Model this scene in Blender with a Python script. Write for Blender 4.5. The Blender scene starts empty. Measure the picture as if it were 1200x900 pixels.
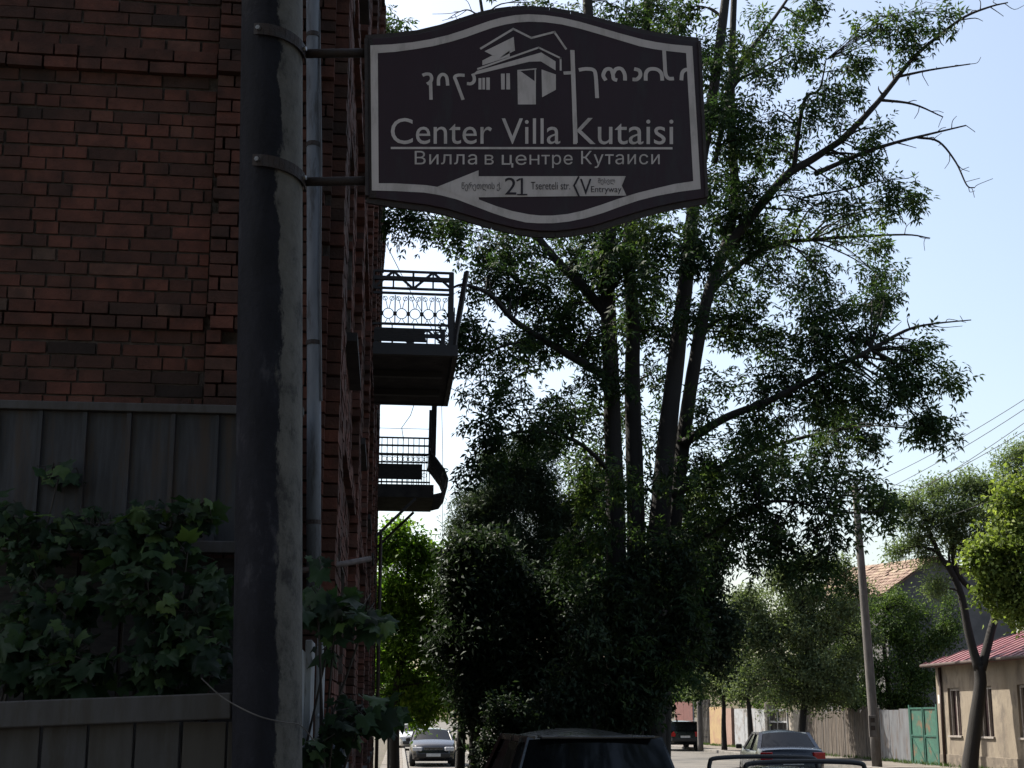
import bpy, math, random
import numpy as np
from mathutils import Vector, Matrix

R = math.radians
scene = bpy.context.scene
COL = scene.collection
rng = np.random.default_rng(7)
random.seed(7)

# ------------------------------------------------------------------ camera, sky, sun, exposure
YAW, PITCH, FPX = 5.3, 10.0, 1400.0           # lens measured in pixels of a 1200 px wide photograph
CAMZ = 1.8
cam_data = bpy.data.cameras.new("camera")
cam_data.sensor_fit = 'HORIZONTAL'
cam_data.sensor_width = 36.0
cam_data.lens = 36.0 * FPX / 1200.0
cam_data.shift_y = (593 - 450) / 1200.0
cam_data.clip_start = 0.05
cam_data.clip_end = 3000
cam = bpy.data.objects.new("camera", cam_data)
cam.location = (0, 0, CAMZ)
cam.rotation_euler = (R(90 + PITCH), 0, R(-YAW))
COL.objects.link(cam)
scene.camera = cam

SUN_EL, SUN_AZ = 52.0, -48.0                   # azimuth from +Y (up the street), negative = to the left
world = bpy.data.worlds.new("World")
scene.world = world
world.use_nodes = True
wn = world.node_tree
sky = wn.nodes.new("ShaderNodeTexSky")
sky.sky_type = 'NISHITA'
sky.sun_disc = False
sky.sun_elevation = R(SUN_EL)
sky.sun_rotation = R(SUN_AZ)
sky.altitude = 100
sky.air_density = 1.3
sky.dust_density = 3.2
sky.ozone_density = 0.7
bg = wn.nodes["Background"]
bg.inputs["Strength"].default_value = 0.10
hazy = wn.nodes.new("ShaderNodeMix"); hazy.data_type = 'RGBA'; hazy.blend_type = 'MULTIPLY'; hazy.inputs[0].default_value = 1.0
hazy.inputs[7].default_value = (1.0, 0.985, 0.97, 1)
hs_ = wn.nodes.new("ShaderNodeHueSaturation"); hs_.inputs["Saturation"].default_value = 0.88
wn.links.new(sky.outputs[0], hs_.inputs["Color"])
wn.links.new(hs_.outputs[0], hazy.inputs[6])
wn.links.new(hazy.outputs[2], bg.inputs[0])
sun_data = bpy.data.lights.new("sun", 'SUN')
sun_data.energy = 4.8
sun_data.angle = R(0.5)
sun_data.color = (1.0, 0.94, 0.84)
sun = bpy.data.objects.new("sun", sun_data)
sun.location = (-20, 25, 40)
to_sun = Vector((math.sin(R(SUN_AZ)) * math.cos(R(SUN_EL)), math.cos(R(SUN_AZ)) * math.cos(R(SUN_EL)), math.sin(R(SUN_EL))))
sun.rotation_euler = to_sun.to_track_quat('Z', 'Y').to_euler()
COL.objects.link(sun)

vs = scene.view_settings
scene.display_settings.display_device = 'sRGB'
vs.view_transform = 'Standard'
vs.look = 'None'
vs.exposure = 1.28
vs.gamma = 1.0
scene.cycles.use_denoising = True
scene.cycles.max_bounces = 8
scene.cycles.transparent_max_bounces = 8

# ------------------------------------------------------------------ placing things: pixel of the photograph at a depth -> point of the street
_a, _t = R(YAW), R(PITCH)
_fw = np.array([math.sin(_a) * math.cos(_t), math.cos(_a) * math.cos(_t), math.sin(_t)])
_rt = np.array([math.cos(_a), -math.sin(_a), 0.0])
_up = np.cross(_rt, _fw)
CAMP = np.array([0, 0, CAMZ])

def ray(px, py):
    return _fw * FPX + _rt * (px - 600) + _up * (593 - py)
def P(px, py, Y):
    d = ray(px, py)
    return CAMP + d * (Y / d[1])

# ------------------------------------------------------------------ objects, tags, mesh builder
def tag(o, label=None, cat=None, group=None, kind=None):
    if label: o["label"] = label
    if cat: o["category"] = cat
    if group: o["group"] = group
    if kind: o["kind"] = kind
    return o

def thing(name, label, cat, loc=(0, 0, 0), rz=0.0, group=None):
    o = bpy.data.objects.new(name, None)
    o.empty_display_size = 0.2
    o.location = loc
    o.rotation_euler = (0, 0, rz)
    COL.objects.link(o)
    return tag(o, label, cat, group)

def copy_tree(o, parent=None):
    c = o.copy()
    COL.objects.link(c)
    if parent is not None:
        c.parent = parent
    for ch in list(o.children):
        copy_tree(ch, c)
    return c

class MB:
    def __init__(s):
        s.v, s.f, s.t = [], [], []
    def add(s, vs_, fs, tint=0.5):
        b = len(s.v)
        s.v.extend([tuple(map(float, p)) for p in vs_])
        for f in fs:
            s.f.append([b + i for i in f])
            s.t.append(tint)
        return s
    def box(s, c, size, rz=0.0, rx=0.0, ry=0.0, tint=0.5):
        hx, hy, hz = size[0] / 2, size[1] / 2, size[2] / 2
        m = Matrix.Translation(Vector([float(q) for q in c])) @ Matrix.Rotation(rz, 4, 'Z') @ Matrix.Rotation(rx, 4, 'X') @ Matrix.Rotation(ry, 4, 'Y')
        p = [m @ Vector((x, y, z)) for x, y, z in ((-hx, -hy, -hz), (hx, -hy, -hz), (hx, hy, -hz), (-hx, hy, -hz), (-hx, -hy, hz), (hx, -hy, hz), (hx, hy, hz), (-hx, hy, hz))]
        return s.add(p, [(0, 3, 2, 1), (4, 5, 6, 7), (0, 1, 5, 4), (1, 2, 6, 5), (2, 3, 7, 6), (3, 0, 4, 7)], tint)
    def bar(s, a, b, w, h=None, tint=0.5):
        """square bar between two points"""
        h = h or w
        a, b = np.array(a, float), np.array(b, float)
        d = b - a
        d = d / (np.linalg.norm(d) + 1e-9)
        ref = np.array([0, 0, 1.0]) if abs(d[2]) < 0.9 else np.array([0, 1.0, 0])
        x = np.cross(d, ref); x /= np.linalg.norm(x)
        z = np.cross(x, d)
        p = []
        for q in (a, b):
            for sx, sz in ((-1, -1), (1, -1), (1, 1), (-1, 1)):
                p.append(q + x * sx * w / 2 + z * sz * h / 2)
        return s.add(p, [(0, 1, 2, 3), (7, 6, 5, 4), (0, 4, 5, 1), (1, 5, 6, 2), (2, 6, 7, 3), (3, 7, 4, 0)], tint)
    def tube(s, pts, rad, n=8, tint=0.5, wob=0.0, caps=True):
        pts = [np.array(p, float) for p in pts]
        m = len(pts)
        if np.isscalar(rad): rad = [rad] * m
        d0 = pts[1] - pts[0]
        ref = np.array([1.0, 0, 0]) if abs(d0[0]) < 0.8 * np.linalg.norm(d0) else np.array([0, 1.0, 0])
        rings = []
        for i in range(m):
            d = pts[min(i + 1, m - 1)] - pts[max(i - 1, 0)]
            d = d / (np.linalg.norm(d) + 1e-9)
            x = ref - d * np.dot(ref, d); x /= (np.linalg.norm(x) + 1e-9)
            ref = x
            y = np.cross(d, x)
            for k in range(n):
                a = 2 * math.pi * k / n
                r = rad[i] * (1 + (wob * (random.random() - 0.5) if wob else 0))
                rings.append(pts[i] + (x * math.cos(a) + y * math.sin(a)) * r)
        fs = []
        for i in range(m - 1):
            for k in range(n):
                fs.append((i * n + k, i * n + (k + 1) % n, (i + 1) * n + (k + 1) % n, (i + 1) * n + k))
        if caps:
            fs.append(tuple(range(n - 1, -1, -1)))
            fs.append(tuple((m - 1) * n + k for k in range(n)))
        return s.add(rings, fs, tint)
    def prism(s, poly, off, tint=0.5):
        """poly: list of 3-D points (planar), extruded by the vector off"""
        n = len(poly)
        p = [np.array(q, float) for q in poly] + [np.array(q, float) + np.array(off, float) for q in poly]
        fs = [tuple(range(n)), tuple(range(2 * n - 1, n - 1, -1))] + [(i, i + n, (i + 1) % n + n, (i + 1) % n) for i in range(n)]
        return s.add(p, fs, tint)
    def build(s, name, mat, parent=None, smooth=False, bevel=0.0, local=False, recentre=True):
        V = np.array(s.v, float)
        loc = np.zeros(3)
        if parent is None and not local and recentre:
            loc = np.array([V[:, 0].mean(), V[:, 1].mean(), V[:, 2].min()])
            V = V - loc
        me = bpy.data.meshes.new(name)
        me.from_pydata(V.tolist(), [], s.f)
        a = me.attributes.new("tint", 'FLOAT', 'FACE')
        a.data.foreach_set("value", np.array(s.t, dtype=np.float32))
        me.update()
        o = finish(name, me, mat, parent, smooth, local, loc)
        if bevel:
            b = o.modifiers.new("bevel", 'BEVEL'); b.width = bevel; b.segments = 2; b.limit_method = 'ANGLE'
        return o

def finish(name, me, mat, parent=None, smooth=False, local=False, loc=(0, 0, 0)):
    if mat is not None: me.materials.append(mat)
    if smooth:
        me.polygons.foreach_set("use_smooth", np.ones(len(me.polygons), dtype=bool))
    o = bpy.data.objects.new(name, me)
    COL.objects.link(o)
    o.location = [float(q) for q in loc]
    if parent is not None:
        o.parent = parent
        if parent.type == 'EMPTY' and not local:
            o.matrix_parent_inverse = (Matrix.Translation(parent.location) @ parent.rotation_euler.to_matrix().to_4x4()).inverted()
    return o

def np_mesh(name, verts, faces, tint=None, smooth=False):
    """verts (N,3) and faces (M,k) arrays -> mesh, fast"""
    me = bpy.data.meshes.new(name)
    M, k = faces.shape
    me.vertices.add(len(verts)); me.vertices.foreach_set("co", verts.astype(np.float32).ravel())
    me.loops.add(M * k); me.loops.foreach_set("vertex_index", faces.astype(np.int32).ravel())
    me.polygons.add(M)
    me.polygons.foreach_set("loop_start", np.arange(0, M * k, k, dtype=np.int32))
    me.polygons.foreach_set("loop_total", np.full(M, k, dtype=np.int32))
    if smooth: me.polygons.foreach_set("use_smooth", np.ones(M, dtype=bool))
    if tint is not None:
        a = me.attributes.new("tint", 'FLOAT', 'FACE')
        a.data.foreach_set("value", tint.astype(np.float32))
    me.update(calc_edges=True)
    me.validate()
    return me

# ------------------------------------------------------------------ materials
class NT:
    def __init__(s, name):
        s.m = bpy.data.materials.new(name); s.m.use_nodes = True
        s.nt = s.m.node_tree
        s.b = s.nt.nodes["Principled BSDF"]; s.out = s.nt.nodes["Material Output"]
    def n(s, t, **kw):
        o = s.nt.nodes.new(t)
        for k, v in kw.items(): setattr(o, k, v)
        return o
    def l(s, a, b): s.nt.links.new(a, b)
    def coord(s, scale=(1, 1, 1)):
        tc = s.n("ShaderNodeTexCoord"); mp = s.n("ShaderNodeMapping")
        mp.inputs["Scale"].default_value = scale
        s.l(tc.outputs["Object"], mp.inputs["Vector"])
        return mp.outputs[0]
    def noise(s, scale, detail=6, rough=0.6, vec=None, dist=0.0):
        o = s.n("ShaderNodeTexNoise")
        o.inputs["Scale"].default_value = scale; o.inputs["Detail"].default_value = detail
        o.inputs["Roughness"].default_value = rough; o.inputs["Distortion"].default_value = dist
        if vec is not None: s.l(vec, o.inputs["Vector"])
        return o.outputs["Fac"]
    def ramp(s, fac, stops):
        o = s.n("ShaderNodeValToRGB")
        e = o.color_ramp.elements
        while len(e) < len(stops): e.new(0.5)
        for q, (p, c) in zip(e, stops):
            q.position = p; q.color = (*c, 1) if len(c) == 3 else c
        s.l(fac, o.inputs[0])
        return o.outputs[0]
    def mix(s, fac, a, b, mode='MIX'):
        o = s.n("ShaderNodeMix", data_type='RGBA', blend_type=mode)
        if isinstance(fac, (int, float)): o.inputs[0].default_value = fac
        else: s.l(fac, o.inputs[0])
        for idx, c in ((6, a), (7, b)):
            if isinstance(c, tuple): o.inputs[idx].default_value = (*c, 1)
            else: s.l(c, o.inputs[idx])
        return o.outputs[2]
    def tint(s):
        o = s.n("ShaderNodeAttribute"); o.attribute_name = "tint"
        return o.outputs["Fac"]
    def bump(s, h, strength=0.3, dist=0.02):
        o = s.n("ShaderNodeBump")
        o.inputs["Strength"].default_value = strength; o.inputs["Distance"].default_value = dist
        s.l(h, o.inputs["Height"]); s.l(o.outputs[0], s.b.inputs["Normal"])

def mat(name, c1, c2=None, scale=6, rough=0.7, metal=0.0, bump=0.0, spec=0.5, stretch=(1, 1, 1), c3=None, scale2=1.2, tintmix=None, bumpscale=None, coat=0.0, lo=0.35, hi=0.65):
    t = NT(name)
    v = t.coord(stretch)
    c2 = c2 or tuple(q * 0.75 for q in c1)
    n1 = t.noise(scale, vec=v)
    col = t.ramp(n1, [(lo, c1), (hi, c2)])
    if c3:
        n2 = t.noise(scale2, detail=8, rough=0.7, vec=v)
        f = t.ramp(n2, [(0.5, (0, 0, 0)), (0.62, (1, 1, 1))])
        col = t.mix(f, col, c3)
    if tintmix:
        col = t.mix(t.tint(), col, tintmix)
    t.l(col, t.b.inputs["Base Color"])
    rr = t.ramp(n1, [(0.3, (rough * 0.85,) * 3), (0.7, (min(1, rough * 1.1),) * 3)])
    t.l(rr, t.b.inputs["Roughness"])
    t.b.inputs["Metallic"].default_value = metal
    t.b.inputs["Specular IOR Level"].default_value = spec
    if coat: t.b.inputs["Coat Weight"].default_value = coat; t.b.inputs["Coat Roughness"].default_value = 0.04
    if bump: t.bump(t.noise(bumpscale or scale * 4, vec=v), bump, 0.02)
    return t.m

def leaf_mat(name, dark, mid, light, transl=0.35, rough=0.62, spec=0.15):
    t = NT(name)
    col = t.ramp(t.tint(), [(0.0, dark), (0.55, mid), (1.0, light)])
    t.l(col, t.b.inputs["Base Color"])
    t.b.inputs["Roughness"].default_value = rough
    t.b.inputs["Specular IOR Level"].default_value = spec
    tr = t.n("ShaderNodeBsdfTranslucent")
    bright = t.mix(1.0, col, (1.5, 1.6, 0.8), 'MULTIPLY')
    t.l(bright, tr.inputs["Color"])
    mx = t.n("ShaderNodeMixShader"); mx.inputs[0].default_value = transl
    t.l(t.b.outputs[0], mx.inputs[1]); t.l(tr.outputs[0], mx.inputs[2])
    t.l(mx.outputs[0], t.out.inputs["Surface"])
    return t.m

def brick_mat():
    t = NT("brick")
    v = t.coord()
    base = t.ramp(t.tint(), [(0.0, (0.036, 0.025, 0.022)), (0.25, (0.07, 0.038, 0.030)), (0.5, (0.105, 0.046, 0.034)), (0.8, (0.15, 0.056, 0.040)), (1.0, (0.12, 0.080, 0.062))])
    n = t.noise(9, vec=v)
    base = t.mix(t.ramp(n, [(0.35, (0, 0, 0)), (0.75, (0.7, 0.7, 0.7))]), base, (0.022, 0.017, 0.015))
    big = t.noise(0.9, detail=5, vec=v)
    base = t.mix(t.ramp(big, [(0.45, (0, 0, 0)), (0.68, (0.75, 0.75, 0.75))]), base, (0.018, 0.015, 0.013))
    t.l(base, t.b.inputs["Base Color"])
    t.b.inputs["Roughness"].default_value = 0.9
    t.b.inputs["Specular IOR Level"].default_value = 0.2
    t.bump(t.noise(60, vec=v), 0.5, 0.01)
    return t.m

M = {}
M['brick'] = brick_mat()
M['mortar'] = mat("mortar", (0.075, 0.058, 0.048), (0.034, 0.027, 0.023), 14, 0.95, bump=0.5)
M['sign_board'] = mat("sign_board", (0.036, 0.020, 0.028), (0.029, 0.016, 0.023), 3, 0.55, spec=0.3, stretch=(2, 2, 0.5), c3=(0.036, 0.03, 0.036), scale2=3)
M['sign_edge'] = mat("sign_edge", (0.032, 0.022, 0.020), (0.02, 0.014, 0.014), 20, 0.6)
M['sign_print'] = mat("sign_print", (0.56, 0.51, 0.505), (0.50, 0.455, 0.45), 5, 0.55, spec=0.3, stretch=(2, 2, 0.6), c3=(0.42, 0.38, 0.37), scale2=6)
M['sign_dark'] = mat("sign_dark", (0.028, 0.022, 0.03), None, 5, 0.6, spec=0.3)
M['rust_steel'] = mat("rust_steel", (0.016, 0.010, 0.010), (0.026, 0.015, 0.011), 25, 0.75, bump=0.3)
M['bolt'] = mat("bolt", (0.30, 0.30, 0.30), (0.16, 0.15, 0.14), 40, 0.4, metal=0.6)
M['drainpipe'] = mat("drainpipe", (0.15, 0.165, 0.195), (0.10, 0.11, 0.135), 5, 0.8, stretch=(3, 3, 0.5), c3=(0.06, 0.06, 0.065), scale2=5)
M['pipe_rust'] = mat("pipe_rust", (0.05, 0.028, 0.022), (0.028, 0.018, 0.015), 20, 0.8)
M['black_iron'] = mat("black_iron", (0.012, 0.011, 0.012), (0.02, 0.016, 0.015), 20, 0.6)
M['dark_wood'] = mat("dark_wood", (0.022, 0.018, 0.016), (0.012, 0.010, 0.010), 12, 0.85, stretch=(1, 1, 6))
M['concrete_slab'] = mat("concrete_slab", (0.035, 0.030, 0.028), (0.020, 0.018, 0.018), 4, 0.9, bump=0.3)
M['fence_sheet'] = mat("fence_sheet", (0.030, 0.031, 0.040), (0.013, 0.0135, 0.017), 6, 0.6, stretch=(5, 5, 0.5), c3=(0.034, 0.021, 0.015), scale2=2.5)
M['fence_board'] = mat("fence_board", (0.055, 0.055, 0.065), (0.034, 0.032, 0.034), 5, 0.7, stretch=(4, 4, 0.7), c3=(0.03, 0.025, 0.02), scale2=4, tintmix=(0.05, 0.042, 0.035))
M['white_board'] = mat("white_board", (0.30, 0.32, 0.34), (0.2, 0.21, 0.23), 6, 0.6, stretch=(4, 4, 0.7), c3=(0.09, 0.08, 0.07), scale2=5)
M['meter_blue'] = mat("meter_blue", (0.10, 0.12, 0.15), (0.07, 0.085, 0.11), 8, 0.5)
M['asphalt'] = mat("asphalt", (0.093, 0.0837, 0.0713), (0.0651, 0.0601, 0.0533), 0.5, 0.92, bump=0.4, bumpscale=90, c3=(0.0434, 0.0409, 0.0372), scale2=0.25)
M['pavement'] = mat("pavement", (0.136, 0.118, 0.0992), (0.093, 0.0806, 0.0682), 0.9, 0.95, bump=0.4, bumpscale=50, c3=(0.062, 0.0527, 0.0434), scale2=0.6)
M['kerb'] = mat("kerb", (0.161, 0.149, 0.136), (0.105, 0.0992, 0.0868), 3, 0.9, bump=0.3)
M['soil'] = mat("soil", (0.062, 0.0465, 0.031), (0.0372, 0.0298, 0.0205), 2, 0.98, bump=0.6, bumpscale=30, c3=(0.031, 0.0372, 0.0124), scale2=0.9)
M['bark_dark'] = mat("bark_dark", (0.006, 0.005, 0.0045), (0.015, 0.012, 0.010), 9, 0.95, stretch=(4, 4, 0.8), bump=0.8, bumpscale=14)
M['bark_grey'] = mat("bark_grey", (0.045, 0.036, 0.028), (0.025, 0.020, 0.017), 9, 0.95, stretch=(4, 4, 0.8), bump=0.8, bumpscale=14)
M['leaf_big'] = leaf_mat("leaf_big", (0.010, 0.020, 0.011), (0.028, 0.052, 0.022), (0.085, 0.12, 0.038), 0.42)
M['leaf_evergreen'] = leaf_mat("leaf_evergreen", (0.010, 0.018, 0.012), (0.022, 0.038, 0.022), (0.048, 0.070, 0.034), 0.2)
M['leaf_pine'] = leaf_mat("leaf_pine", (0.022, 0.036, 0.024), (0.045, 0.068, 0.042), (0.09, 0.12, 0.07), 0.2)
M['leaf_bright'] = leaf_mat("leaf_bright", (0.035, 0.08, 0.012), (0.09, 0.16, 0.022), (0.18, 0.24, 0.045), 0.5)
M['leaf_grey'] = leaf_mat("leaf_grey", (0.042, 0.06, 0.032), (0.092, 0.12, 0.062), (0.16, 0.19, 0.105), 0.35)
M['leaf_feather'] = leaf_mat("leaf_feather", (0.045, 0.068, 0.034), (0.095, 0.13, 0.062), (0.17, 0.21, 0.10), 0.4)
M['leaf_garden'] = leaf_mat("leaf_garden", (0.018, 0.035, 0.012), (0.045, 0.075, 0.022), (0.10, 0.145, 0.035), 0.35)
M['leaf_lime'] = leaf_mat("leaf_lime", (0.05, 0.075, 0.02), (0.125, 0.165, 0.04), (0.23, 0.27, 0.085), 0.4)
M['leaf_vine'] = leaf_mat("leaf_vine", (0.007, 0.016, 0.008), (0.025, 0.050, 0.022), (0.075, 0.12, 0.036), 0.3, rough=0.5)
M['house_wall'] = mat("house_wall", (0.225, 0.188, 0.14), (0.165, 0.137, 0.103), 1.4, 0.95, bump=0.4, bumpscale=20, stretch=(1, 1, 0.45), c3=(0.115, 0.095, 0.075), scale2=1.3)
M['plinth'] = mat("plinth", (0.13, 0.105, 0.08), (0.08, 0.066, 0.052), 2.5, 0.95, bump=0.4, c3=(0.17, 0.14, 0.105), scale2=3)
M['red_roof'] = mat("red_roof", (0.135, 0.028, 0.034), (0.10, 0.022, 0.027), 2, 0.55, stretch=(1, 1, 1), c3=(0.17, 0.07, 0.065), scale2=1.5)
M['window_frame'] = mat("window_frame", (0.26, 0.236, 0.211), (0.186, 0.161, 0.143), 8, 0.7)
M['window_dark'] = mat("window_dark", (0.02, 0.016, 0.018), None, 3, 0.15)
M['curtain_brown'] = mat("curtain_brown", (0.045, 0.022, 0.022), (0.028, 0.015, 0.015), 5, 0.6, stretch=(6, 6, 1))
M['tile_roof'] = mat("tile_roof", (0.15, 0.085, 0.058), (0.085, 0.045, 0.034), 3, 0.85, c3=(0.23, 0.175, 0.12), scale2=1.6, bump=0.4, tintmix=(0.22, 0.16, 0.11))
M['grey_render'] = mat("grey_render", (0.10, 0.095, 0.097), (0.07, 0.068, 0.07), 1.2, 0.95, c3=(0.075, 0.07, 0.072), scale2=0.5)
M['green_gate'] = mat("green_gate", (0.0304, 0.104, 0.0735), (0.0217, 0.0735, 0.0542), 5, 0.6, c3=(0.13, 0.0694, 0.0391), scale2=2.2)
M['green_frame'] = mat("green_frame", (0.0186, 0.0868, 0.062), (0.0124, 0.0558, 0.0434), 8, 0.6)
M['grey_sheet'] = mat("grey_sheet", (0.13, 0.136, 0.146), (0.0868, 0.0899, 0.0992), 2, 0.6, stretch=(1, 3, 0.5), c3=(0.0744, 0.0558, 0.0465), scale2=1.5)
M['old_planks'] = mat("old_planks", (0.104, 0.0816, 0.062), (0.0496, 0.0397, 0.0322), 5, 0.9, stretch=(3, 3, 0.5), tintmix=(0.0496, 0.0422, 0.0372), bump=0.3)
M['white_gate'] = mat("white_gate", (0.273, 0.285, 0.298), (0.205, 0.211, 0.223), 4, 0.6, c3=(0.149, 0.13, 0.118), scale2=2)
M['cream_pillar'] = mat("cream_pillar", (0.31, 0.279, 0.236), (0.236, 0.211, 0.18), 4, 0.9)
M['yellow_wall'] = mat("yellow_wall", (0.285, 0.198, 0.093), (0.236, 0.161, 0.0806), 2, 0.85, c3=(0.211, 0.118, 0.0744), scale2=1.5)
M['pink_wall'] = mat("pink_wall", (0.223, 0.143, 0.112), (0.18, 0.112, 0.0868), 4, 0.9)
M['red_gate'] = mat("red_gate", (0.11, 0.035, 0.03), (0.08, 0.028, 0.024), 4, 0.6)
M['pole_grey'] = mat("pole_grey", (0.12, 0.108, 0.10), (0.075, 0.068, 0.064), 5, 0.9, stretch=(2, 2, 0.4), c3=(0.075, 0.065, 0.06), scale2=2)
M['pole_wood'] = mat("pole_wood", (0.05, 0.04, 0.035), (0.03, 0.025, 0.022), 6, 0.9, stretch=(3, 3, 0.4))
M['wire'] = mat("wire", (0.05, 0.05, 0.055), None, 5, 0.6)
M['paper'] = mat("paper", (0.5, 0.5, 0.48), (0.4, 0.4, 0.38), 8, 0.8)
M['tyre'] = mat("tyre", (0.014, 0.014, 0.015), (0.02, 0.02, 0.02), 30, 0.85)
M['rim'] = mat("rim", (0.35, 0.35, 0.36), (0.25, 0.25, 0.26), 9, 0.35, metal=0.8)
M['black_plastic'] = mat("black_plastic", (0.014, 0.014, 0.015), (0.02, 0.02, 0.021), 20, 0.55)
M['glass_dark'] = mat("glass_dark", (0.006, 0.007, 0.009), (0.005, 0.006, 0.007), 2, 0.07, spec=0.25)
M['tail_red'] = mat("tail_red", (0.38, 0.012, 0.014), (0.26, 0.01, 0.01), 12, 0.15)
M['lamp_clear'] = mat("lamp_clear", (0.55, 0.56, 0.58), (0.4, 0.4, 0.42), 12, 0.12)
M['plate'] = mat("plate", (0.55, 0.55, 0.54), (0.45, 0.45, 0.44), 8, 0.5)
M['chrome'] = mat("chrome", (0.6, 0.6, 0.6), (0.5, 0.5, 0.5), 6, 0.15, metal=1.0)
def paint(name, c, coat=1.0, metal=0.35): return mat(name, c, tuple(q * 0.88 for q in c), 2, 0.28, metal=metal, coat=coat)
M['paint_black'] = paint("paint_black", (0.005, 0.006, 0.010), 0.6, 0.0)
M['paint_navy'] = paint("paint_navy", (0.006, 0.010, 0.020), 0.4, 0.0)
M['paint_green'] = paint("paint_green", (0.008, 0.011, 0.011), 0.4, 0.0)
M['paint_blue'] = paint("paint_blue", (0.10, 0.13, 0.20))
M['paint_grey'] = paint("paint_grey", (0.06, 0.065, 0.075))
M['paint_white'] = paint("paint_white", (0.5, 0.5, 0.5))

# stained concrete of the near pole: bare beige concrete, blue-black tar paint on the side towards the wall
def tar_mat():
    t = NT("pole_tarred")
    tc = t.n("ShaderNodeTexCoord")
    sx = t.n("ShaderNodeSeparateXYZ"); t.l(tc.outputs["Object"], sx.inputs[0])
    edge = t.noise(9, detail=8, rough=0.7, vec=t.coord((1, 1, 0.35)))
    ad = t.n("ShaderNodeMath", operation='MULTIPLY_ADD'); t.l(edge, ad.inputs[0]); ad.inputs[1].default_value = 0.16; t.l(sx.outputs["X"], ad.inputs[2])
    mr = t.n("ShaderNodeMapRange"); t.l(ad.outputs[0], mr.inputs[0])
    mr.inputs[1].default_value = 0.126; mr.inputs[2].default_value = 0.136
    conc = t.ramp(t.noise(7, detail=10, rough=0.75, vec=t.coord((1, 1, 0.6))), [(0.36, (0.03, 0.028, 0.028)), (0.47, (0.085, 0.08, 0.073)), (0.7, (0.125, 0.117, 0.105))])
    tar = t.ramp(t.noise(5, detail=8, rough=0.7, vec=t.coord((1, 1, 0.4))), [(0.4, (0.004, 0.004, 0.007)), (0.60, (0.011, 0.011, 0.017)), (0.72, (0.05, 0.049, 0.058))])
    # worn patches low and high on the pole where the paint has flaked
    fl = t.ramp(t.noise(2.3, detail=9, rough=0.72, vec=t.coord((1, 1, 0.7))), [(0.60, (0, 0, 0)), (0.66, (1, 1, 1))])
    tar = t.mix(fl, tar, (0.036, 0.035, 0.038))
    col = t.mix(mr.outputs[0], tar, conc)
    t.l(col, t.b.inputs["Base Color"])
    t.b.inputs["Roughness"].default_value = 0.8
    t.b.inputs["Specular IOR Level"].default_value = 0.25
    t.bump(t.noise(30, vec=t.coord()), 0.5, 0.01)
    return t.m
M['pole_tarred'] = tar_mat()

# ------------------------------------------------------------------ ground, road, pavements
def slab(name, x0, x1, y0, y1, z0, z1, m, kind='structure', label=None):
    mb = MB()
    mb.box(((x0 + x1) / 2, (y0 + y1) / 2, (z0 + z1) / 2), (x1 - x0, y1 - y0, z1 - z0))
    o = mb.build(name, m, bevel=0.015 if z1 - z0 > 0.05 else 0)
    return tag(o, label, None, None, kind)

g = MB(); g.add([(-1500, -600, 0), (1500, -600, 0), (1500, 2400, 0), (-1500, 2400, 0)], [(0, 1, 2, 3)])
tag(g.build("ground", M['soil'], recentre=False), kind='structure')
g = MB(); g.add([(0.3, -60, 0.004), (15.9, -60, 0.004), (15.9, 420, 0.004), (0.3, 420, 0.004)], [(0, 1, 2, 3)])
tag(g.build("road", M['asphalt'], recentre=False), kind='structure')
slab("pavement_left", -0.62, 0.15, -20, 300, -0.2, 0.13, M['pavement'])
slab("kerb_left", 0.15, 0.3, -20, 300, -0.2, 0.14, M['kerb'])
slab("kerb_right", 15.9, 16.05, -20, 300, -0.2, 0.14, M['kerb'])
slab("pavement_right", 16.05, 18.7, -20, 300, -0.2, 0.13, M['pavement'])
slab("verge", 3.35, 6.55, 21.2, 110, -0.2, 0.135, M['soil'])
mb = MB()
for a, b in (((3.25, 21), (3.25, 110)), ((6.65, 21), (6.65, 110))):
    mb.box((a[0], (a[1] + b[1]) / 2, -0.03), (0.16, b[1] - a[1], 0.34))
mb.box((4.95, 21.08, -0.03), (3.23, 0.16, 0.338))
tag(mb.build("kerb_verge", M['kerb'], bevel=0.015), kind='structure')

# ------------------------------------------------------------------ brick building on the left
BX, BY = -0.43, 6.4                       # near corner of the facade
BANG = math.atan(0.0113)                  # facade turns slightly away from the street
eU = np.array([-math.sin(BANG), math.cos(BANG), 0]); eN = np.array([math.cos(BANG), math.sin(BANG), 0]); eZ = np.array([0, 0, 1.0])
C0 = np.array([BX, BY, 0.0])
BLEN, BH, BW = 23.8, 14.1, 9.0
def W(u, n, z): return C0 + eU * u + eN * n + eZ * z

bld = thing("brick_building", "old dark red brick apartment building with iron balconies, behind the concrete pole", "building", tuple(C0))

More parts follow.
